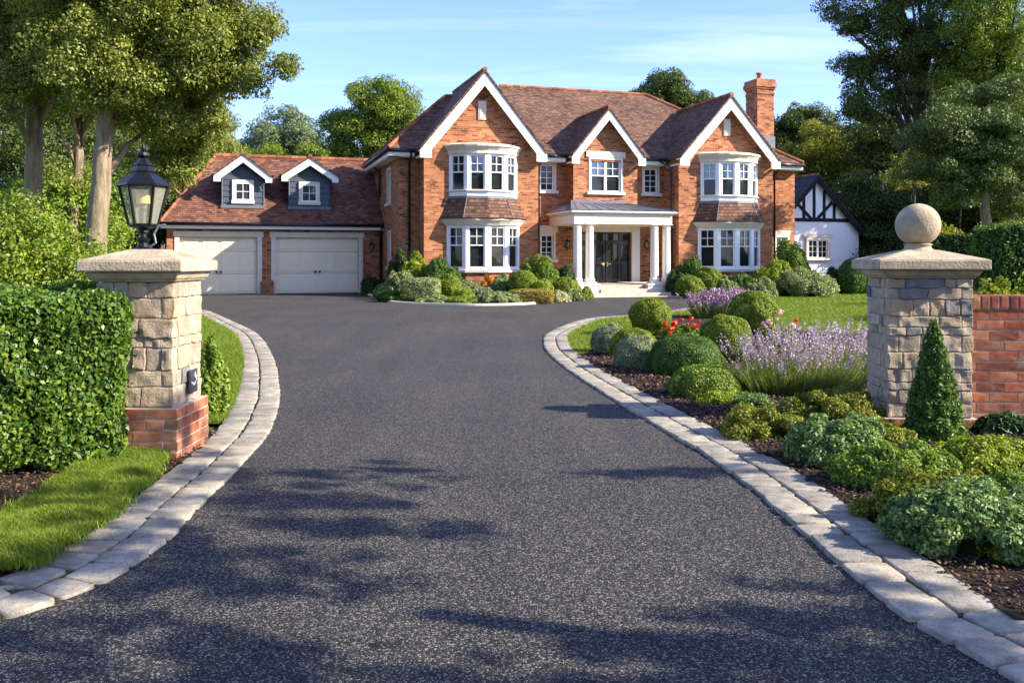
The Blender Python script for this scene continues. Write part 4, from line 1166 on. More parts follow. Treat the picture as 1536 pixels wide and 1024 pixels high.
r = MB(); r.lathe([(.20, .498), (.20, .512), (.085, .60), (.09, .615), (.075, .65), (.08, .66), (.05, .69), (.035, .70), (.03, .715), (.045, .73), (.04, .75), (.015, .765), (.02, .785), (.004, .83)], n=6, rot=.1)
r.lathe([(.03, .715), (.05, .735), (.045, .757), (.015, .77), (.022, .79), (.004, .84)], n=14)
r.build('roof', M['black'], lan)
c = MB(); c.lathe([(.045, .36), (.05, .365), (.05, .44), (.03, .445)], n=18); c.build('lamp', M['cream_flower'], lan, smooth=False)
c = MB(); c.lathe([(.03, .2), (.022, .22), (.018, .3), (.03, .33), (.02, .358)], n=12); c.tube([(0, 0, .44), (0, 0, .6)], .006, 6); c.build('lamp_holder', M['lead'], lan, smooth=False)
b = MB(); b.tube([(.04, -.03, .02), (.1, -.05, .06), (.085, -.04, .13), (.12, -.05, .19), (.17, -.06, .2)], .009, 6); b.build('scroll_bracket', M['lead'], lan)

RP = (3.745, 8.22)
pierR, ztR = pier(RP, R(-5), .365, .30, .10, 1.335, 'pale stone pier with a ball on its cap at the end of the brick wall', 23, ov=.115, brickrows=1, slab=.09, rise=.09)
bl = MB(); zc = ztR
bl.lathe([(.19, -.04), (.165, -.012), (.12, .012), (.11, .04), (.13, .05), (.10, .06)], (0, 0, zc), 28)
R0 = .196
bl.lathe([(max(.02, R0 * math.sin(t)), .035 + R0 - R0 * math.cos(t)) for t in np.linspace(.5, math.pi - .05, 20)], (0, 0, zc), 36)
bl.build('ball_finial', M['stonecap'], pierR, smooth=True)

# brick wall right of the pier
wx0 = RP[0] + .37; wl_ = 4.6; wrz = R(-3)
bw = empty('brick_wall', (wx0, 8.3, 0), wrz, label='red brick garden wall with an upright-brick coping running right from the stone pier', cat='wall')
mb = MB(); rg = random.Random(4); pitch = .094; rows = 11
for row in range(rows):
    u = -.12 * (row % 2); z = .02 + row * pitch
    while u < wl_:
        rough_block(mb, (u + .125, -.115, z + .04), (.242, .1, pitch - .012), (1, 0, 0), (0, 1, 0), r=.004, amp=.0035, freq=24, n=3, seed=row); 
        rough_block(mb, (u + .125, .115, z + .04), (.242, .1, pitch - .012), (1, 0, 0), (0, 1, 0), r=.004, amp=.0035, freq=24, n=2, seed=row); u += .25
z = .02 + rows * pitch; u = 0
while u < wl_:
    rough_block(mb, (u + .04, 0, z + .06), (.076, .36, .125), (1, 0, 0), (0, 1, 0), r=.008, amp=.004, freq=18, n=4, seed=99); u += .084
mb.build('brickwork', M['redbrick'], bw, smooth=False, uv=False)
mb = MB(); mb.box(0, wl_, -.159, .159, 0, z); mb.box(0, wl_, -.17, .17, z + .004, z + .115); mb.build('mortar_core', M['mortar'], bw)
# =========================== PLANTS =====================================
rng = np.random.default_rng(21)
def unit(v): return v / (np.linalg.norm(v, axis=1, keepdims=True) + 1e-9)
def rdir(n): return unit(rng.normal(size=(n, 3)))
def vnoise(P, f, seed=0):
    return np.array([mnoise.noise(Vector((x * f + seed, y * f, z * f))) for x, y, z in P])
def leaf_arrays(P, Nn, size, asp, jit=.6, droop=.0):
    n = len(P); Nn = unit(Nn + rng.normal(size=(n, 3)) * jit)
    t = unit(np.cross(Nn, rdir(n)) + np.array([0, 0, -droop])); b = unit(np.cross(Nn, t))
    s = (size * rng.uniform(.6, 1.35, n))[:, None] * .5
    f = Nn * s * .25
    V = np.stack([P - t * s, P + b * s * asp + f - t * s * .15, P + t * s * 1.05, P - b * s * asp + f - t * s * .15], 1).reshape(-1, 3)
    return V, np.arange(n * 4).reshape(-1, 4)
def sphere_core(c, r, seg=14, rings=8, zmin=None):
    V = []; 
    for i in range(rings + 1):
        th = math.pi * i / rings
        for j in range(seg):
            ph = 2 * math.pi * j / seg
            z = c[2] + r[2] * math.cos(th)
            if zmin is not None: z = max(z, zmin)
            V.append((c[0] + r[0] * math.sin(th) * math.cos(ph), c[1] + r[1] * math.sin(th) * math.sin(ph), z))
    Fc = [(i * seg + j, (i + 1) * seg + j, (i + 1) * seg + (j + 1) % seg, i * seg + (j + 1) % seg) for i in range(rings) for j in range(seg)]
    return np.array(V), np.array(Fc)
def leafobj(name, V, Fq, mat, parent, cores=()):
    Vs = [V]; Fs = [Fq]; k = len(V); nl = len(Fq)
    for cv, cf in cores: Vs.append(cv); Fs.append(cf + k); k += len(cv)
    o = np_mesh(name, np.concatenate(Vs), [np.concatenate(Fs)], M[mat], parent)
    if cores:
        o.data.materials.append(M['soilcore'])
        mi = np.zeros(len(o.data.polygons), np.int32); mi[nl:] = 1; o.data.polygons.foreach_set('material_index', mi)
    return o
def ell_area(a, b, c):
    p = 1.6; return 4 * math.pi * (((a * b) ** p + (a * c) ** p + (b * c) ** p) / 3) ** (1 / p)
def ellshell(c, r, leaf, asp, cov, rough=.06, depth=.12, zmin=.0, cap=60000):
    n = int(min(cap, cov * ell_area(*r) / (leaf * leaf * asp * .5)))
    D = rdir(n); k = 1 - depth * rng.uniform(size=n) ** 2
    k = k + rough * vnoise(D * np.array(r), 2.6 / max(r), rng.uniform(0, 50))
    P = np.array(c) + D * np.array(r) * k[:, None]; Nn = unit(D / np.array(r))
    m = P[:, 2] > zmin; return P[m], Nn[m]

def plant_mesh(name, mode, w, h, mat, leaf, asp=.6, cov=2.6, parent=None, dep=None, jit=.6, seed=0, cap=60000):
    dep = dep or w
    a, b_ = w / 2, dep / 2; cores = []
    if mode in ('ball', 'dome'):
        cz = h * .5 if mode == 'ball' else h * .32
        r = (a, b_, h - cz)
        P, Nn = ellshell((0, 0, cz), r, leaf, asp, cov, rough=.12, depth=.09, cap=cap)
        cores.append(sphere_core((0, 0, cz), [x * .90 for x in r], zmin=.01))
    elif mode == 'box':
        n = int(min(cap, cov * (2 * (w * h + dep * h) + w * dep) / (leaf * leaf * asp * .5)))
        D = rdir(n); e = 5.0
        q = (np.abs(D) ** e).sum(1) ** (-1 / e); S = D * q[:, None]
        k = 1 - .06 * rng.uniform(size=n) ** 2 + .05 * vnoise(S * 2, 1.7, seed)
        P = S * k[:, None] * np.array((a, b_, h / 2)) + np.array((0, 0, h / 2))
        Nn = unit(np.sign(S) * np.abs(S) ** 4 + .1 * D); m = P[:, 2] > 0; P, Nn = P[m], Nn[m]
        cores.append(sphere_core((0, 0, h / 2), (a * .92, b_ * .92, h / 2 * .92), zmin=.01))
    elif mode == 'cone':
        n = int(min(cap, cov * math.pi * a * math.hypot(a, h) / (leaf * leaf * asp * .5)))
        t = 1 - np.sqrt(rng.uniform(0, 1, n)); th = rng.uniform(0, 6.283, n)
        prof = lambda t: a * (1 - t) ** .82 + .012
        k = 1 + .26 * vnoise(np.stack([np.cos(th), np.sin(th), t * 6], 1), 2.6) - .18 * rng.uniform(size=n) ** 2 + .12 * (rng.uniform(size=n) > .96)
        P = np.stack([np.cos(th) * prof(t) * k, np.sin(th) * prof(t) * k, t * h], 1); Nn = unit(np.stack([np.cos(th), np.sin(th), 0 * th + .4], 1))
        V = []; seg = 14
        for i in range(9):
            for j in range(seg): u = i / 8; V.append((math.cos(j / seg * 6.283) * prof(u) * .86, math.sin(j / seg * 6.283) * prof(u) * .86, u * h * .96))
        cores.append((np.array(V), np.array([(i * seg + j, i * seg + (j + 1) % seg, (i + 1) * seg + (j + 1) % seg, (i + 1) * seg + j) for i in range(8) for j in range(seg)])))
    else:                                    # lump / sprawl / leafy: many small tufts over a low mound
        Ps, Ns = [], []
        k = {'lump': 30, 'sprawl': 50, 'leafy': int(50 + 70 * min(w, 1.6))}[mode]; fr_ = .72 if mode == 'leafy' and w > .7 else 1
        for i in range(k):
            D = rdir(1)[0]; D[2] = abs(D[2])
            q = rng.uniform(.5, .9)
            c = np.array((D[0] * a * q, D[1] * b_ * q, h * (.12 + .60 * D[2] * q)))
            rs = rng.uniform(.16, .34) * {'lump': 1.1, 'sprawl': .75, 'leafy': .9}[mode] * fr_
            r = (a * rs, b_ * rs, h * rs * .85)
            P, Nn = ellshell(c, r, leaf, asp, cov * .75, rough=.3, depth=.5, zmin=.0, cap=cap // k)
            Ps.append(P); Ns.append(Nn)
        P, Nn = np.concatenate(Ps), np.concatenate(Ns)
        Nn = unit(Nn + np.array((0, 0, .5)))
        cores.append(sphere_core((0, 0, 0), (a * .58, b_ * .58, h * (.62 if mode == 'leafy' else .48)), zmin=.0))
        if mode == 'sprawl': P = P + rng.normal(size=P.shape) * leaf * .5
    V, Fq = leaf_arrays(P, Nn, leaf, asp, jit)
    return leafobj(name, V, Fq, mat, parent, cores)

def plant(name, label, cat, px, top, wpx, Y, mode, mat, leaf=.03, group=None, depth=None, cov=2.6, asp=.6, jit=.6, kids=None, zb=0.0, cap=60000):
    X = (px - CX) / F * Y; w = wpx * Y / F; h = EYE + (HZ - top) * Y / F - zb
    leaf = max(leaf, .0019 * Y)
    if mode in ('lump', 'leafy', 'sprawl'): w *= 1.08; h *= 1.06
    o = plant_mesh(name, mode, w, h, mat, leaf, asp, cov, dep=(depth or .85) * w, jit=jit, seed=px, cap=cap)
    o.location = (X, Y, zb); tag(o, label, cat, group); return o, w, h
def yb(base): return 2004.0 / (base - HZ)

BX = 'clipped box balls in the bed right of the drive'
for (px, top, w, base, mode, mat, lab) in (
    (976, 446, 63, 505, 'ball', 'box_leaf', 'round clipped box ball left of the red roses, nearest the tip of the bed'),
    (1130, 437, 73, 508, 'ball', 'box_leaf', 'clipped round box ball farthest right, in front of the back lavender'),
    (1089, 472, 76, 546, 'ball', 'box_leaf', 'clipped round box ball between the red roses and the pale pink roses'),
    (1028, 500, 112, 566, 'dome', 'box_dark', 'widest low clipped dark green box dome, just above the cobble edge')):
    Y = yb(base) + .25; plant('box_ball', lab, 'shrub', px, top, w, Y, mode, mat, .022, BX, depth=1, cov=2.8)
S = plant
S('silver_shrub', 'pale silvery shrub at the tip of the bed beside the grass', 'shrub', 916, 485, 58, yb(531) + .2, 'dome', 'sage_leaf', .022, cov=3)
S('golden_shrub', 'low yellow-green dome between the two silvery shrubs', 'shrub', 950, 491, 72, yb(541) + .45, 'dome', 'box_leaf', .022)
S('silver_shrub', 'larger sage green mound with pale leaf tips in front of the yellow-green dome', 'shrub', 957, 502, 72, yb(556) + .2, 'dome', 'sage_leaf', .024, cov=3)
S('ground_cover_shrub', 'low spreading mid green mound in front of the widest box dome', 'shrub', 1056, 547, 106, yb(603) + .3, 'dome', 'mid_leaf', .026, cov=3)
S('ground_cover_shrub', 'small low lime green tuft at the foot of the big lavender', 'shrub', 1082, 584, 66, yb(612) + .2, 'sprawl', 'lime_leaf', .022)
S('ground_cover_shrub', 'small blue-green tuft right of the lime tuft by the lavender', 'shrub', 1128, 582, 60, yb(618) + .3, 'sprawl', 'bluegreen_leaf', .022)
S('ground_cover_shrub', 'sprawling yellow-green shrub with thin reddish stems over bare mulch', 'shrub', 1145, 598, 128, yb(664) + .2, 'sprawl', 'yellowish_leaf', .024, depth=.8)
S('ground_cover_shrub', 'yellow-topped mound against the left side of the ball-topped pier', 'shrub', 1250, 572, 135, yb(640) + .1, 'lump', 'yellowish_leaf', .022, depth=.7)
S('ground_cover_shrub', 'blue-green leafy mound in front of the ball-topped pier', 'shrub', 1260, 602, 160, yb(712) + .35, 'leafy', 'bluegreen_leaf', .028, depth=.75, cov=3)
S('ground_cover_shrub', 'mid green leafy mound in front of the cone topiary', 'shrub', 1345, 642, 190, yb(748) + .3, 'leafy', 'mid_leaf', .025, depth=.7, cov=3)
S('ground_cover_shrub', 'bright lime mound at the right edge below the brick wall', 'shrub', 1485, 636, 185, yb(742) + .35, 'leafy', 'lime_leaf', .022, depth=.7, cov=3)
S('ground_cover_shrub', 'largest spreading mound at the right edge, yellow at the top and blue-green below', 'shrub', 1478, 694, 305, yb(890) + .62, 'leafy', 'bluegreen_leaf', .026, depth=.75, cov=3.2, cap=90000)
S('ground_cover_shrub', 'yellow tipped shrub growing over the top of the largest blue-green mound', 'shrub', 1405, 676, 225, yb(842) + .66, 'leafy', 'yellowish_leaf', .022, depth=.6, cov=3)
S('ground_cover_shrub', 'green mound filling the corner behind the largest mound at the right edge', 'shrub', 1530, 690, 130, yb(775) + .6, 'leafy', 'mid_leaf', .025, depth=.8, cov=3)
S('ground_cover_shrub', 'yellow-green filler shrub between the blue-green mound and the cone topiary', 'shrub', 1318, 624, 105, yb(672) + .2, 'leafy', 'yellowish_leaf', .023, depth=.8, cov=3)
S('ground_cover_shrub', 'pale yellow-green mound at the right edge nearest the viewer', 'shrub', 1545, 770, 150, yb(885) + .4, 'leafy', 'yellowish_leaf', .024, depth=.8, cov=3)
S('cone_topiary', 'tall narrow dark green cone of box in front of the ball-topped pier', 'topiary', 1401, 476, 84, 7.35, 'cone', 'box_dark', .026, cov=3.2, depth=1, jit=.9)
S('leafy_climber', 'broad-leaved dark green plant at the foot of the brick wall', 'plant', 1508, 615, 90, 7.6, 'leafy', 'dark_leaf', .06, depth=.5, cov=1.8, asp=.8)
S('lime_shrub', 'bright lime green leafy shrub showing over the top of the brick wall', 'shrub', 1518, 362, 170, 9.1, 'leafy', 'lime_leaf', .05, depth=.8, asp=.5, cov=2)
S('flowering_shrub', 'green shrub with small orange-yellow tips growing behind the left pier', 'shrub', 316, 494, 48, 8.6, 'leafy', 'mid_leaf', .04, depth=1.0, cov=2.2)

# lavender
def lavender(label, px, top, wpx, Y, h_fol, n_blade, n_spike, flmat, seed, dpt=.7, lean=0.0):
    X = (px - CX) / F * Y; w = wpx * Y / F; h = EYE + (HZ - top) * Y / F
    root = empty('lavender', (X, Y, 0), label=label, cat='lavender', group='lavender clumps in the bed right of the drive')
    hf = h * h_fol
    def stems(n, hh, spread, wd, tipk=1.0):
        c = rng.normal(size=(n, 2)) * np.array((w * .20, w * dpt * .20)); c = np.clip(c, (-w * .36, -w * dpt * .36), (w * .36, w * dpt * .36))
        out = c / np.array((w / 2, w * dpt / 2)); hl = hh * rng.uniform(.5, 1.05, n) * (1 - .25 * (out ** 2).sum(1))
        d = out * spread + rng.normal(size=(n, 2)) * .16; d[:, 0] += lean
        p0 = np.stack([c[:, 0], c[:, 1], 0 * hl], 1); p1 = p0 + np.stack([d[:, 0] * hl * .45, d[:, 1] * hl * .45, hl * .55], 1); p2 = p0 + np.stack([d[:, 0] * hl, d[:, 1] * hl, hl], 1)
        return p0, p1, p2
    def ribbons(p0, p1, p2, wd):
        n = len(p0); th = rng.uniform(0, 3.14, n); s = np.stack([np.cos(th), np.sin(th), 0 * th], 1) * wd / 2
        V = np.stack([p0 - s, p0 + s, p1 + s * .8, p1 - s * .8, p2], 1).reshape(-1, 3); b0 = np.arange(n)[:, None] * 5
        return V, b0 + np.array([0, 1, 2, 3]), b0 + np.array([3, 2, 4])
    k = max(1, Y / 10)
    a = stems(n_blade, hf, .75, .01); V, q, t = ribbons(*a, .009 * k)
    p0, p1, p2 = stems(n_spike, h, .55, .01)
    V2, q2, t2 = ribbons(p0, p1, p2, .005 * k)
    o = np_mesh('foliage', np.concatenate([V, V2]), [np.concatenate([q, q2 + len(V)]), np.concatenate([t, t2 + len(V)])], M['lav_leaf'], root)
    # spikes: little whorls of florets up the last part of each stem
    m = 16; u = rng.uniform(0, 1, (n_spike, m)); sl = .17 * k ** .4
    d = unit(p2 - p1); P = (p2[:, None, :] - d[:, None, :] * (u * sl)[:, :, None]) + rng.normal(size=(n_spike, m, 3)) * .0065 * k
    P = P.reshape(-1, 3); V, Fq = leaf_arrays(P, rdir(len(P)), .021 * k, .75, 1.0)
    f = np_mesh('flower_spike', V, [Fq], M[flmat], root); f['kind'] = 'stuff'
    return root
lavender('large lavender clump with pale mauve spikes left of the ball-topped pier', 1195, 486, 205, yb(611) + .9, .50, 6000, 430, 'lav_flower', 1, dpt=.55, lean=.0)
lavender('pale lavender clump half hidden behind the ball-topped pier', 1268, 478, 120, yb(600) + 1.2, .6, 2600, 260, 'lav_flower', 5, dpt=.7)
lavender('purple lavender clump farthest back, in front of the porch and lawn', 1088, 432, 118, 23.0, .62, 3200, 480, 'lav_flower_dark', 2, dpt=.6)
# roses
def roses(label, px, top, wpx, Y, fol, blooms):
    X = (px - CX) / F * Y; w = wpx * Y / F; h = EYE + (HZ - top) * Y / F
    root = empty('rose_bush', (X, Y, 0), label=label, cat='rose bush')
    plant_mesh('foliage', 'leafy', w, h * .92, fol, .045, .7, 1.6, parent=root, dep=w * .7)
    for (bx, by, r, mat) in blooms:
        x = (bx - CX) / F * (Y - w * .25) - X; z = EYE + (HZ - by) * (Y - w * .25) / F; r = r * Y / F
        n = 34; D = rdir(n); P = D * r * rng.uniform(.35, 1, n)[:, None]
        V, Fq = leaf_arrays(P, D, r * .95, .8, .25); o = np_mesh('flower', V + np.array((x, -w * .25 + rng.uniform(-.1, .1), z)), [Fq], M[mat], root)
roses('red rose bush between the two nearest round box balls', 1024, 476, 66, 16.8, 'mid_leaf', [(997, 486, 4.5, 'red_petal'), (1006, 493, 4.5, 'red_petal'), (1013, 486, 5.5, 'red_petal'), (1003, 499, 3.5, 'red_petal'), (1022, 480, 3.5, 'red_petal'), (1036, 478, 3.5, 'red_petal'), (1043, 489, 5, 'red_petal'), (1030, 486, 2.5, 'red_petal'), (1050, 482, 2.5, 'red_petal')])
roses('rose bush with pale pink blooms and yellow-green leaves left of the large lavender', 1168, 474, 58, 15.0, 'lime_leaf', [(1171, 469, 5.5, 'pink_petal'), (1147, 485, 4.5, 'pink_petal'), (1153, 483, 4.5, 'pink_petal'), (1189, 488, 5, 'pink_petal'), (1192, 480, 3, 'red_petal'), (1141, 509, 3.5, 'red_petal'), (1163, 478, 3, 'pink_petal')])

# ---- shrubs in front of the house (Y is the distance of each)
HB = 'shrubs in the bed before the left bay window'
house_bed = [
 ('dark green bush by the garage downpipe', 559, 413, 32, 38.6, 'lump', 'dark_leaf'),
 ('low yellow-green shrub beside the garage corner', 579, 426, 30, 35.5, 'lump', 'mid_leaf'),
 ('dark feathery evergreen against the side wall', 604, 369, 36, 36.4, 'lump', 'dark_leaf'),
 ('bright lime shrub rising under the left downpipe', 619, 371, 36, 35.2, 'lump', 'lime_leaf'),
 ('large variegated shrub with cream leaf edges left of the dark round bush', 602, 401, 50, 33.6, 'leafy', 'varieg_leaf'),
 ('dark round bush left of the lower bay window', 660, 374, 46, 34.6, 'lump', 'box_dark'),
 ('squarish clipped shrub speckled with cream near the drive kerb', 632, 421, 48, 31.9, 'box', 'varieg_leaf'),
 ('low green shrub at the bottom left of the bed', 596, 436, 44, 32.0, 'lump', 'box_dark'),
 ('clipped yellow-green ball below the left end of the bay window', 673, 415, 31, 32.3, 'ball', 'box_leaf'),
 ('pale speckled shrub behind the small lime tuft', 695, 417, 50, 33.6, 'leafy', 'varieg_leaf'),
 ('small lime tuft low in the middle of the bed', 697, 432, 24, 31.3, 'lump', 'lime_leaf'),
 ('cream speckled ground cover at the kerb left of centre', 655, 443, 50, 30.6, 'leafy', 'varieg_leaf'),
 ('grey-green rounded shrub right of the small lime tuft', 723, 426, 36, 31.6, 'leafy', 'sage_leaf'),
 ('orange leaved bush under the bay window', 731, 411, 26, 33.9, 'lump', 'orange_leaf'),
 ('blue-green bush right of the orange one', 754, 414, 34, 33.2, 'lump', 'bluegreen_leaf'),
 ('green ground cover mound at the kerb in the middle', 693, 445, 44, 30.3, 'leafy', 'mid_leaf'),
 ('sage speckled ground cover at the kerb left of the golden hedge', 748, 436, 56, 30.5, 'leafy', 'varieg_leaf'),
 ('large clipped yellow-green ball right of the bay window', 785, 409, 37, 32.6, 'ball', 'box_leaf'),
 ('lime dome between two clipped balls', 814, 422, 28, 32.2, 'dome', 'lime_leaf'),
 ('clipped green dome left of the porch', 849, 421, 38, 33.6, 'dome', 'box_leaf'),
 ('tall pointed leafy bush below the small ground floor window', 808, 380, 50, 35.0, 'lump', 'mid_leaf'),
 ('dark bush beside the porch columns', 847, 397, 32, 36.2, 'lump', 'dark_leaf'),
 ('low clipped golden brown hedge along the kerb', 797, 438, 54, 31.0, 'box', 'gold_leaf'),
 ('cream flowering ground cover right of the golden hedge', 833, 436, 36, 31.6, 'leafy', 'cream_leaf'),
 ('variegated shrub at the right end of the bed by the steps', 861, 432, 26, 32.7, 'leafy', 'varieg_leaf'),
 ('small green shrub next to the lowest porch step', 876, 430, 20, 33.9, 'lump', 'mid_leaf')]
for lab, px, top, w, Y, mode, mat in house_bed:
    S('garden_shrub', lab, 'shrub', px, top - 4, w * 1.22, Y, mode, mat, .05, HB, depth=.9, cov=3)
HR = 'shrubs in the bed before the right bay window'
for lab, px, top, w, Y, mode, mat in [
 ('dark low bush right of the porch columns', 1018, 401, 28, 37.0, 'lump', 'dark_leaf'),
 ('upright round-topped bush beside the right downpipe', 1036, 375, 38, 37.2, 'lump', 'box_dark'),
 ('clipped yellow-green ball beside the porch steps', 1034, 416, 36, 34.8, 'ball', 'box_leaf'),
 ('clipped ball below the left end of the right bay', 1063, 404, 37, 36.4, 'ball', 'box_leaf'),
 ('pale leafy shrub between the clipped ball and dark bush', 1088, 410, 34, 36.2, 'leafy', 'varieg_leaf'),
 ('dark green bush in front of the right bay window', 1110, 407, 36, 36.6, 'lump', 'box_dark'),
 ('tall yellow-green shrub at the right end of the right bay', 1163, 381, 58, 36.8, 'leafy', 'lime_leaf'),
 ('large dark climbing bush on the right end of the house', 1184, 356, 50, 38.6, 'lump', 'mid_leaf'),
 ('broad variegated shrub spilling in front of the cottage wall', 1201, 395, 92, 36.4, 'leafy', 'varieg_leaf'),
 ('green shrub low behind the back lavender', 1140, 412, 44, 35.6, 'leafy', 'varieg_leaf'),
 ('dark green clipped bush left of the tall oval one', 1254, 398, 34, 39.5, 'lump', 'dark_leaf'),
 ('tall oval clipped dark bush at the cottage corner', 1278, 390, 34, 38.4, 'ball', 'box_dark'),
 ('small yellow-green shrub at the far right of the lawn', 1300, 412, 30, 39.5, 'lump', 'lime_leaf')]:
    S('garden_shrub', lab, 'shrub', px, top - 3, w * 1.15, Y, mode, mat, .05, HR, depth=.9, cov=3)

# ---- hedges
def hedge(label, p0, p1, thick, h, mat, leaf, cov=2.6, cap=120000, asp=.6, jit=.75):
    p0, p1 = np.array(p0), np.array(p1); d = p1 - p0; Ln = np.linalg.norm(d); mid = (p0 + p1) / 2
    V_all = None
    n = int(min(cap, cov * (2 * Ln * h + Ln * thick + 2 * thick * h) / (leaf * leaf * asp * .5)))
    a = np.array((Ln / 2, thick / 2, h / 2))
    areas = np.array([thick * h, Ln * h, Ln * thick * .6]); fidx = rng.choice(3, n, p=areas / areas.sum()); sg = rng.choice([-1, 1], n)
    sg[fidx == 2] = 1
    P = rng.uniform(-1, 1, (n, 3)); P[np.arange(n), fidx] = sg
    # round the edges, in metres
    Q = P * a; r = .14; core = np.clip(Q, -(a - r), a - r); dd = Q - core; ln = np.linalg.norm(dd, axis=1, keepdims=True); Nn = dd / (ln + 1e-9)
    Q = core + Nn * r
    Q += Nn * (.06 * vnoise(Q, 2.0) + .055 * vnoise(Q, 6, 9) - .07 * rng.uniform(size=n) ** 2 + .05 * (rng.uniform(size=n) > .985))[:, None]
    Q[:, 2] += h / 2; m = Q[:, 2] > .03; Q, Nn = Q[m], Nn[m]
    V, Fq = leaf_arrays(Q, Nn, leaf, asp, jit, droop=.4)
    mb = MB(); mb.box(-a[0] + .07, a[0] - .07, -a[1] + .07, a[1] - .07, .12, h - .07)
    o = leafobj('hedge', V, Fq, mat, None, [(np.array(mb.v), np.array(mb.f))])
    o.location = (mid[0], mid[1], 0); o.rotation_euler = (0, 0, math.atan2(d[1], d[0])); return tag(o, label, 'hedge')
hedge('dense clipped green hedge filling the left edge in front of the stone pier', (-7.2, 4.65), (-2.98, 6.82), 1.0, 1.27, 'hedge_leaf', .040, cov=3.0, cap=150000)
hedge('dark green hedge standing behind the brick wall at the right edge', (8.75, 16.5), (17, 15.5), 1.4, 2.15, 'box_dark', .05, cov=2.2, cap=50000)
hedge('far dark hedge right of the cottage', (19.3, 43), (34, 41), 1.5, 2.7, 'dark_leaf', .10, cov=2.5, cap=40000)
plant('yellow_green_shrub', 'huge bright yellow-green shrub behind the hedge at the left edge', 'shrub', 20, 240, 340, 13.6, 'leafy', 'shrub_leaf', .055, depth=.7, cov=3.2, cap=110000)
plant('yellow_green_shrub', 'lower green shrub in the gap between the huge shrub and the left pier', 'shrub', 150, 330, 150, 15.5, 'leafy', 'box_leaf', .055, depth=.8, cov=3, cap=50000)

# =========================== TREES ======================================
def tree(name, label, X, Y, trunk, r0, lobes, mat, leaf, nl, group=None, rc=(.7, 1.1), barkmat='trunk', flat=.62, limbs=10, droop=.2, asp=.55, seed=0, spread=.5, reach=9):
    """trunk: points relative to the root; lobes: (x,y,z,rx,ry,rz,clumps) absolute X,Y"""
    rg = np.random.default_rng(seed + 5)
    root = empty(name, (X, Y, 0), label=label, cat='tree', group=group)
    pts = catmull([np.array(p) for p in trunk], .5)
    n = len(pts); rad = [r0 * (1.28 - .28 * min(1, i / n * 6)) * (1 - .62 * i / n) for i in range(n)]
    mb = MB()
    tp = [Vector(p) + Vector((mnoise.noise(Vector((i * .6, X, 1))) * .05, mnoise.noise(Vector((i * .6, Y, 4))) * .05, 0)) for i, p in enumerate(pts)]
    mb.tube(tp, rad, 14)
    Cs, Rs = [], []
    for (x, y, z, rx, ry, rz, k) in lobes:
        D = unit(rg.normal(size=(k, 3))) * (rg.uniform(0, 1, (k, 1)) ** (spread))
        Cs.append(np.array((x - X, y - Y, z)) + D * np.array((rx, ry, rz))); Rs.append(rg.uniform(*rc, k) * min(1, .35 + (rx + rz) / 5))
    C = np.concatenate(Cs); Rr = np.concatenate(Rs)
    ok = np.where(np.hypot(C[:, 0], C[:, 1]) < reach)[0]; ok = np.arange(len(C)) if len(ok) < 3 else ok
    for i in rg.choice(ok, min(limbs, len(ok)), replace=False):
        c = Vector(C[i].tolist()); k = int(np.clip(np.searchsorted([p.z for p in tp], c.z * .62), 2, n - 2)); s = tp[k]
        mid = s.lerp(c, .5) + Vector((0, 0, .12 * (c - s).length)); L3 = [s, s.lerp(mid, .6), mid, mid.lerp(c, .55) , c]
        q = rad[k] * .5; mb.tube(L3, [q, q * .8, q * .6, q * .4, q * .12], 7)
    mb.build('trunk', M[barkmat], root, smooth=True, uv=False)
    P, Nn = [], []
    for c, r in zip(C, Rr):
        m = int(nl * r * r / (((rc[0] + rc[1]) / 2) ** 2)); D = unit(rg.normal(size=(m, 3))); k = rg.uniform(.35, 1.0, m) ** .6
        # ragged clump: several sprays per clump
        sub = unit(rg.normal(size=(9, 3))); near = (D @ sub.T).max(1); k = k * (.62 + .5 * near ** 3)
        Q = D * (k * r)[:, None] * np.array((1, 1, flat)); Q[:, 2] -= droop * (Q[:, 0] ** 2 + Q[:, 1] ** 2) / r
        P.append(c + Q); Nn.append(unit(D + np.array((0, 0, .7))))
    P, Nn = np.concatenate(P), np.concatenate(Nn)
    V, Fq = leaf_arrays(P, Nn, leaf, asp, .7, droop=.3)
    np_mesh('crown', V, [Fq], M[mat], root)
    return root
def at(px, py, Y): return ((px - CX) / F * Y, Y, EYE + (HZ - py) * Y / F)
def lobe(px, py, Y, rx, ry, rz, k, dy=0): x, y, z = at(px, py, Y); return (x, y + dy, z, rx, ry, rz, k)
# left group
tree('woodland_tree', 'tall tree with thick pale trunk nearest the garage, its boughs reaching over the sky', -10.7, 23, [(0, 0, 0), (-.05, 0, 2), (.18, 0, 4.5), (.3, .1, 7), (.5, .1, 10)], .30,
     [lobe(215, -20, 23, 2.9, 2.4, 2.6, 95), lobe(330, 30, 23, 1.5, 1.3, 1.3, 32), lobe(390, 55, 23, .75, .7, .7, 12), lobe(415, 100, 22.5, .45, .4, .3, 7), lobe(382, 128, 22.5, .3, .3, .35, 5), lobe(250, 100, 23, 1.3, 1.3, .8, 22), lobe(310, 110, 23, .9, .9, .5, 12), lobe(150, 90, 22, 1.2, .8, .9, 16), lobe(230, -170, 23, 2.6, 2.4, 1.6, 40), lobe(225, 165, 23.5, 1.0, .9, .7, 18), lobe(285, 150, 24, .9, .9, .6, 15), lobe(310, 185, 24.5, .5, .6, .5, 8), lobe(340, 95, 23, .8, .8, .6, 12), lobe(235, 235, 25, 1.0, .9, .8, 16), lobe(180, 130, 22, 1.0, .8, .5, 12), lobe(270, 205, 25, .9, .8, .6, 12)],
     'tree_left', .085, 950, rc=(.5, .9), reach=1.9, limbs=14, flat=.85, droop=.35, seed=1)
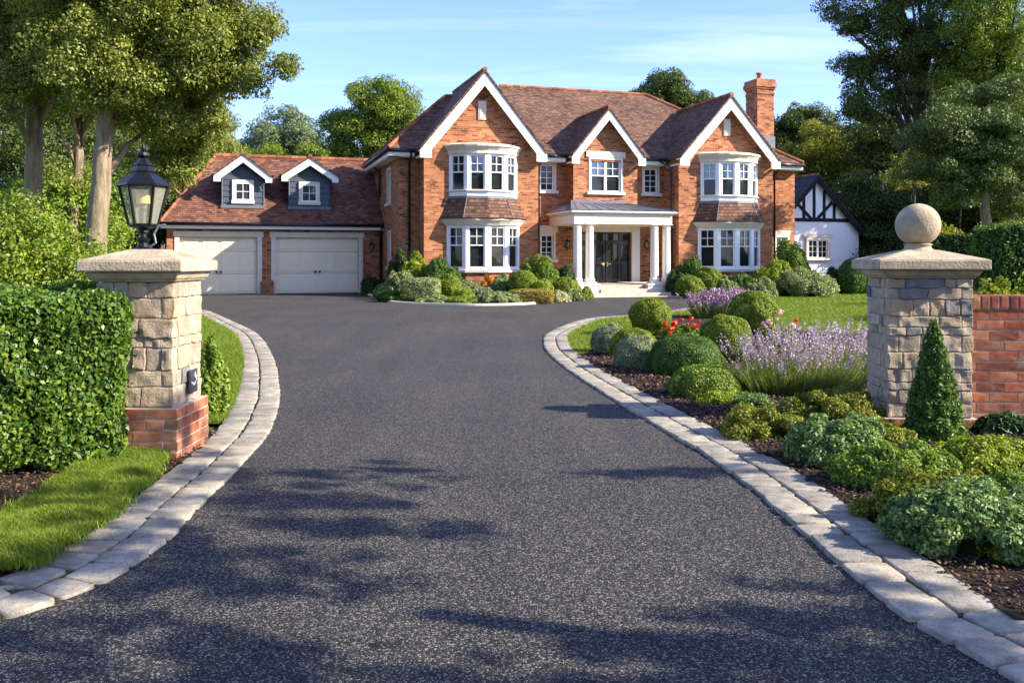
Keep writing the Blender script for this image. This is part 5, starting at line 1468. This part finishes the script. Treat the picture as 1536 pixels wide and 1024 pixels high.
tree('woodland_tree', 'tree with a pale trunk nearest the left edge', -13.5, 25, [(0, 0, 0), (0, 0, 2.5), (.1, 0, 5), (.0, 0, 8), (-.3, .1, 11)], .29,
     [lobe(40, 0, 25, 3.4, 2.4, 2.4, 85), lobe(70, 95, 25, 1.8, 1.5, 1.0, 32), lobe(10, 120, 24, 1.4, 1.2, .9, 22), lobe(20, -150, 25, 3.2, 2.4, 1.8, 40)],
     'tree_left', .085, 900, rc=(.5, .9), reach=1.8, limbs=12, flat=.85, droop=.35, seed=2)
tree('woodland_tree', 'thin tree standing between the two thick pale trunks', -14.2, 29, [(0, 0, 0), (-.1, 0, 2.5), (.1, 0, 5), (-.1, 0, 9)], .21,
     [lobe(115, 60, 29, 2.4, 2, 2, 45), lobe(130, 150, 29, 1.6, 1.5, .9, 20), lobe(105, 265, 29, .8, .7, .7, 7)], 'tree_left', .10, 700, limbs=12, seed=3)
tree('woodland_tree', 'leafy yellow-green tree rising behind the left end of the garage roof', -16.9, 47, [(0, 0, 0), (0, 0, 4), (.3, 0, 9)], .3,
     [lobe(270, 190, 47, 2.6, 2.2, 2.6, 60), lobe(240, 280, 47, 2.6, 2, 2.4, 45), lobe(310, 240, 47, 1.5, 1.5, 1.7, 24), lobe(345, 255, 49, 1.1, 1.5, .8, 10), lobe(190, 220, 44, 2.4, 2, 2.6, 40)], 'tree_left', .13, 800, rc=(.8, 1.3), limbs=8, seed=4)
for i, (px, py, Y, rx, rz, mat, lab) in enumerate([
    (30, 250, 36, 2.8, 3.0, 'tree_dark', 'dark evergreen filling the gap left of the pale trunks'),
    (125, 270, 37, 2.4, 2.8, 'tree_dark', 'dark evergreen seen between the pale trunks'),
    (205, 300, 40, 2.2, 2.6, 'tree_dark', 'dark leafy tree right of the thickest pale trunk, behind the lantern'),
    (75, 330, 30, 2.6, 1.6, 'mid_leaf', 'mid green undergrowth tree at the foot of the pale trunks'),
    (-30, 150, 42, 4, 4.5, 'tree_dark', 'dark tree at the left edge behind the pale trunks')]):
    x, y, z = at(px, py, Y)
    tree('understory_tree', lab, x, y, [(0, 0, 0), (0, 0, z * .5), (.1, 0, z)], .2, [(x, y, z, rx, 2, rz, 45), (x, y, z * .45, rx, 2, z * .4, 30)], mat, .13, 600, rc=(.8, 1.3), barkmat='darktrunk', limbs=6, seed=10 + i)
# behind the house
tree('background_tree', 'grey-green tree beyond the garage roof, left of the bright green tree', -20.5, 78, [(0, 0, 0), (0, 0, 6), (.3, 0, 11)], .5,
     [lobe(430, 200, 78, 2.6, 2.5, 2.2, 36), lobe(395, 225, 78, 1.8, 2, 1.4, 18), lobe(462, 215, 78, 1.8, 2, 1.7, 20), lobe(375, 240, 80, 2, 2, 1.8, 14), lobe(425, 250, 78, 3, 2, 2, 20)], 'tree_grey', .19, 520, rc=(.9, 1.5), limbs=10, seed=20)
tree('background_tree', 'broad bright green tree rising between the garage and the left gable', -9.6, 62, [(0, 0, 0), (.2, 0, 6), (.5, 0, 12)], .5,
     [lobe(572, 160, 62, 2.7, 2.5, 1.7, 50), lobe(525, 195, 62, 1.7, 1.7, 1.5, 22), lobe(600, 190, 62, 1.8, 2, 1.7, 22), lobe(560, 225, 62, 3, 2, 1.4, 32), lobe(500, 220, 62, 1.4, 1.4, 1.2, 16)], 'tree_green', .15, 560, rc=(.75, 1.25), limbs=12, seed=21)
tree('background_tree', 'small green tree just above the garage ridge', -17.2, 60, [(0, 0, 0), (0, 0, 4), (.1, 0, 8)], .3,
     [lobe(395, 232, 60, 1.5, 1.5, 1.0, 14), lobe(470, 232, 60, 1.3, 1.5, .8, 12), lobe(360, 245, 58, 1.5, 1.4, 1.2, 14)], 'tree_green', .15, 520, seed=22, limbs=6)
tree('background_tree', 'dark cedar-like tree above the main roof left of the right gable', 13.4, 76, [(0, 0, 0), (0, 0, 9), (.2, 0, 16)], .5,
     [lobe(1003, 125, 76, 1.7, 2, 1.0, 18), lobe(985, 142, 76, 2.4, 2, 1.0, 22), lobe(1025, 148, 76, 2.0, 2, 1.0, 20), lobe(1000, 168, 76, 3, 2, 1.2, 24)], 'tree_dark', .17, 520, rc=(.8, 1.3), barkmat='darktrunk', limbs=10, seed=23)
tree('background_tree', 'round dark green tree behind the brick chimney', 24.5, 76, [(0, 0, 0), (0, 0, 7), (.2, 0, 12)], .5,
     [lobe(1200, 180, 76, 2.3, 2, 1.2, 28), lobe(1180, 205, 76, 2.4, 2, 1.6, 22), lobe(1232, 200, 76, 2, 2, 1.5, 20)], 'tree_dark', .17, 520, rc=(.8, 1.3), limbs=8, seed=24)
tree('background_tree', 'yellow-green tree above the black and white cottage gable', 20.3, 59, [(0, 0, 0), (0, 0, 5), (.2, 0, 9)], .35,
     [lobe(1222, 225, 59, 2.2, 2, 1.5, 32), lobe(1185, 232, 59, 1.4, 1.5, 1.3, 16), lobe(1265, 260, 58, 2.2, 2, 2.2, 34), lobe(1215, 270, 59, 2.6, 2, 1.5, 20)], 'tree_yellow', .15, 560, rc=(.7, 1.2), limbs=8, seed=25)
# right group: backlit shade is put into the dark leaf colours
tree('woodland_tree', 'tall open-branched tree reaching left over the sky beside the cottage', 23.6, 52, [(0, 0, 0), (.1, 0, 4), (.0, 0, 8), (.4, 0, 12), (.8, 0, 17)], .34,
     [lobe(1340, 60, 52, 2.9, 2.4, 2.0, 34), lobe(1285, 95, 52, 1.6, 1.6, 1.2, 16), lobe(1262, 40, 52, 1.0, 1, .7, 8), lobe(1400, 20, 52, 2.8, 2.5, 2.4, 34), lobe(1330, 150, 52, 2.4, 2, 1.0, 18), lobe(1385, 110, 52, 2.6, 2, 2.0, 22), lobe(1300, 0, 52, 2.4, 2, 1.3, 22), lobe(1345, -80, 52, 4, 3, 2, 30), lobe(1290, 170, 52, 1.4, 1.4, .7, 9)],
     'tree_dark', .13, 520, rc=(.7, 1.15), barkmat='darktrunk', limbs=40, seed=30, spread=.42)
tree('woodland_tree', 'tall olive green tree filling the top right corner', 27.4, 49, [(0, 0, 0), (0, 0, 5), (-.3, 0, 10), (0, 0, 17)], .4,
     [lobe(1490, 50, 49, 2.6, 2.5, 2.6, 55), lobe(1530, 130, 49, 2.4, 2.2, 2.2, 40), lobe(1450, 110, 50, 1.6, 1.6, 1.6, 20), lobe(1510, -60, 49, 3, 2.5, 2.2, 34)], 'tree_green', .13, 620, rc=(.75, 1.2), barkmat='darktrunk', limbs=24, seed=31)
tree('woodland_tree', 'blue-green tree with layered drooping boughs and a forked trunk behind the wall', 20.2, 38, [(0, 0, 0), (.1, 0, 2.5), (-.1, 0, 4.5), (.1, 0, 8)], .27,
     [lobe(1440, 185, 38, 1.9, 1.6, .8, 30), lobe(1500, 205, 38, 1.6, 1.6, .8, 24), lobe(1400, 250, 38, 1.3, 1.4, .5, 18), lobe(1460, 262, 38, 1.6, 1.4, .5, 20), lobe(1530, 255, 38, 1.2, 1.2, .7, 16), lobe(1400, 215, 39, 1.4, 1.3, .8, 20), lobe(1470, 225, 38, 1.8, 1.5, 1.0, 22), lobe(1420, 290, 38, 1.0, 1.2, .5, 12), lobe(1530, 300, 38, .9, 1.2, .6, 12), lobe(1480, 140, 39, 1.6, 1.4, .8, 18)], 'tree_blue', .10, 800, rc=(.65, 1.1), limbs=12, seed=32, droop=.4, flat=.6)
for i, (px, py, Y, rx, rz, mat, lab) in enumerate([
    (1310, 290, 54, 2.4, 2.2, 'tree_dark', 'dark shaded tree right of the cottage gable'),
    (1335, 215, 55, 2.6, 2.4, 'tree_dark', 'dark tree between the yellow-green tree and the tall open tree'),
    (1300, 215, 60, 2.0, 1.8, 'tree_yellow', 'small yellow-green tree glimpsed left of the tall open tree trunk'),
    (1345, 330, 52, 2.2, 1.6, 'dark_leaf', 'dark bush-like tree behind the stone ball'),
    (1420, 320, 53, 3.0, 2.2, 'tree_dark', 'dark tree right of the stone ball'),
    (1510, 320, 52, 3.0, 2.2, 'tree_dark', 'dark tree at the right edge above the hedge'),
    (1420, 150, 58, 3.4, 4.0, 'tree_dark', 'dark tree behind the tall open tree'),
    (1530, 200, 58, 3.6, 4.5, 'tree_dark', 'dark tree far back in the right corner'),
    (1370, 250, 44, 1.0, .9, 'tree_yellow', 'yellow-green leaf clump added as a sunlit spot in the dark trees right of the cottage'),  # added clump, sunlight put into its yellow leaf colour
    (1680, 250, 52, 4.5, 5, 'tree_dark', 'dark tree beyond the right edge of the picture'), (1790, 250, 50, 4.5, 5, 'tree_green', 'green tree beyond the right edge of the picture'), (1455, 230, 62, 3.6, 4.5, 'tree_dark', 'dark tree closing the gap behind the forked tree'),
    (1600, 260, 50, 4, 5, 'tree_dark', 'dark tree just off the right edge')]):
    x, y, z = at(px, py, Y); sm = rx < 1.5
    tree('understory_tree', lab, x, y, [(0, 0, 0), (0, 0, z * .5), (.1, 0, z)], .1 if sm else .22, [(x, y, z, rx, 1.8, rz, 12 if sm else 45)] + ([] if sm else [(x, y, z * .4, rx * 1.1, 1.8, z * .35, 26)]), mat, .14, 560, rc=(.75, 1.25), barkmat='darktrunk', limbs=6, seed=40 + i)
# trees standing outside the picture to the right: they throw the dappled shade on the drive and lawn
def target(tx, ty, z, rx, ry, rz, k): return (tx + 1.681 * z, ty - .419 * z, z, rx, ry, rz, k)
T5 = [(1.35, 6.3, 4.6, .40, .12, .09, 8), (.8, 6.25, 4.6, .35, .05, .07, 5), (-.9, 6.3, 4.6, .45, .30, .16, 7), (-1.9, 6.1, 5.0, .6, .35, .2, 9), (-1.4, 5.5, 4.9, .8, .16, .16, 10), (-1.0, 5.0, 4.8, .9, .14, .14, 11), (-2.1, 4.9, 5.1, .6, .3, .2, 9), (-1.6, 4.45, 5.0, .9, .14, .14, 11),  # first two clumps added to imitate the stone pier's shadow on the drive
      (-1.3, 4.1, 4.8, .8, .10, .12, 8), (-2.4, 4.2, 5.2, .6, .3, .2, 8), (-2.6, 5.6, 5.2, .6, .4, .2, 8), (-1.9, 3.5, 5.0, .8, .2, .16, 10), (-1.0, 3.25, 4.7, .9, .2, .16, 9),
      (1.45, 4.1, 4.0, .35, .10, .12, 4), (1.2, 3.75, 4.0, .6, .10, .12, 8), (1.7, 3.6, 4.0, .7, .14, .12, 8), (.6, 3.4, 4.2, .7, .12, .12, 8), (1.5, 3.25, 4.1, .8, .16, .14, 11), (.4, 3.1, 4.2, .8, .14, .14, 9), (2.3, 3.9, 4.0, .4, .2, .14, 5), (-2.9, 6.9, 5.3, .7, .3, .2, 8)]
tree('roadside_tree', 'light-crowned tree beside the gate, outside the picture to the right, its crown shaped to shade the drive', 8.6, 1.2, [(0, 0, 0), (0, 0, 1.8), (-.2, .2, 3.4), (-.6, .5, 5.0)], .15,
     [target(t[0], t[1], t[2], t[3], t[4] + (.13 if t[0] < 0 else .05), t[5] + .06, int(t[6] * 3.6)) for t in T5], 'tree_green', .055, 120, rc=(.09, .25), limbs=0, seed=60, spread=.5)
for i, (px, py, Y, rz, lab) in enumerate([  # yellow clumps added to read as sunlit spots among the dark trees
    (1440, 270, 50, 1.3, 'yellow-green leaf clump added as a sunlit spot above the stone ball'),
    (1500, 355, 47, .9, 'yellowish leaf clump added as a sunlit spot under the forked tree'), (1395, 345, 48, .9, 'yellow-green leaf clump added as a sunlit spot just left of the stone ball')]):
    x, y, z = at(px, py, Y)
    tree('understory_tree', lab, x, y, [(0, 0, 0), (0, 0, z * .6), (.1, 0, z)], .08, [(x, y, z, 1.5, 1.2, rz, 14)], 'tree_yellow', .13, 300, rc=(.5, .9), barkmat='darktrunk', limbs=4, seed=90 + i)
for i, (x, y) in enumerate(((26, 17.5), (31, 24.5))):
    tree('roadside_tree', ('broad' if i else 'round') + ' tree off the right side of the lawn', x, y, [(0, 0, 0), (0, 0, 4), (.2, 0, 8)], .3, [(x, y, 7.8 + i, 3, 2.0, 2.2, 40)], 'tree_green', .16, 420, rc=(.8, 1.3), limbs=8, seed=70 + i)
# a belt of trees across the road behind the camera, seen only in the window glass
first = tree('roadside_tree', 'roadside tree in the belt opposite the gates', -26, -30, [(0, 0, 0), (0, 0, 4), (.2, 0, 9)], .3, [(-26, -30, 8.5, 5.2, 3, 6, 80), (-26, -30, 2.4, 5.4, 2, 2.4, 40)], 'tree_dark', .25, 260, group='roadside trees opposite the gates', rc=(1.0, 1.6), seed=80)
for x in (-17, -8, 1, 10, 19, 28, 37, 46, 55):
    c = first.copy(); COL.objects.link(c); c.location = (x, -30 - abs(x % 5), 0); c.rotation_euler = (0, 0, x)
    for ch in list(first.children):
        d = ch.copy(); COL.objects.link(d); d.parent = c

# =========================== LIGHT, SKY, CAMERA =========================
PHI = R(-14); EL = R(30)
sd = Vector((math.cos(PHI) * math.cos(EL), math.sin(PHI) * math.cos(EL), math.sin(EL)))
sun = bpy.data.lights.new('sun', 'SUN'); sun.energy = 5.0; sun.angle = R(.45); sun.color = (1.0, .90, .76)
so = bpy.data.objects.new('sun', sun); COL.objects.link(so); so.rotation_euler = sd.to_track_quat('Z', 'Y').to_euler(); so.location = (20, -5, 20)
w = bpy.data.worlds.new('World'); sc.world = w; w.use_nodes = True; nt = w.node_tree; nt.nodes.clear()
out = N(nt, 'ShaderNodeOutputWorld'); bg = N(nt, 'ShaderNodeBackground'); bg.inputs[1].default_value = .125
sky = N(nt, 'ShaderNodeTexSky'); sky.sky_type = 'NISHITA'; sky.sun_disc = False; sky.sun_elevation = EL; sky.sun_rotation = math.atan2(sd.x, sd.y)
sky.air_density = 1.0; sky.dust_density = .4; sky.ozone_density = 3.5
tc = N(nt, 'ShaderNodeTexCoord'); sp = N(nt, 'ShaderNodeSeparateXYZ'); L(nt, tc.outputs['Generated'], sp.inputs[0])
den = math_(nt, 'ADD', math_(nt, 'MAXIMUM', sp.outputs[2], 0), .10)
cx2 = N(nt, 'ShaderNodeCombineXYZ'); L(nt, math_(nt, 'DIVIDE', sp.outputs[0], den), cx2.inputs[0]); L(nt, math_(nt, 'DIVIDE', sp.outputs[1], den), cx2.inputs[1])
c1 = noise_(nt, .75, 8, .58, cx2.outputs[0], stretch=(.55, 1.3, 1)); c2 = noise_(nt, .3, 3, .5, cx2.outputs[0]); c3 = noise_(nt, 1.1, 7, .6, cx2.outputs[0], stretch=(.22, 2.6, 1))
cl = math_(nt, 'MULTIPLY', math_(nt, 'ADD', c1, math_(nt, 'MULTIPLY', math_(nt, 'SUBTRACT', c2, .5), .6)), 1.0)
st = ramp(nt, c3, [(.54, (0, 0, 0)), (.76, (.16, .16, .16))])
mask = ramp(nt, cl, [(.53, (0, 0, 0)), (.78, (.42, .42, .42))])
mask = mixc(nt, 1.0, mask, st, 'LIGHTEN'); col = mixc(nt, mask, sky.outputs[0], (6.6, 6.9, 7.4))
col = mixc(nt, 1.0, col, (.92, .90, 1.20), 'MULTIPLY'); L(nt, col, bg.inputs[0]); L(nt, bg.outputs[0], out.inputs[0])
cam = bpy.data.cameras.new('camera'); co = bpy.data.objects.new('camera', cam); COL.objects.link(co); sc.camera = co
co.location = (0, 0, EYE); co.rotation_euler = (R(90), 0, 0)
cam.sensor_width = 36; cam.lens = 36 * F / 1536; cam.shift_y = -(512 - HZ) / 1536; cam.clip_end = 2000; cam.clip_start = .05
vs = sc.view_settings; sc.display_settings.display_device = 'sRGB'; vs.view_transform = 'Standard'; vs.look = 'None'; vs.exposure = 1.36; vs.gamma = 1; vs.use_curve_mapping = False
sc.cycles.max_bounces = 6; sc.cycles.transparent_max_bounces = 8; sc.cycles.transmission_bounces = 3
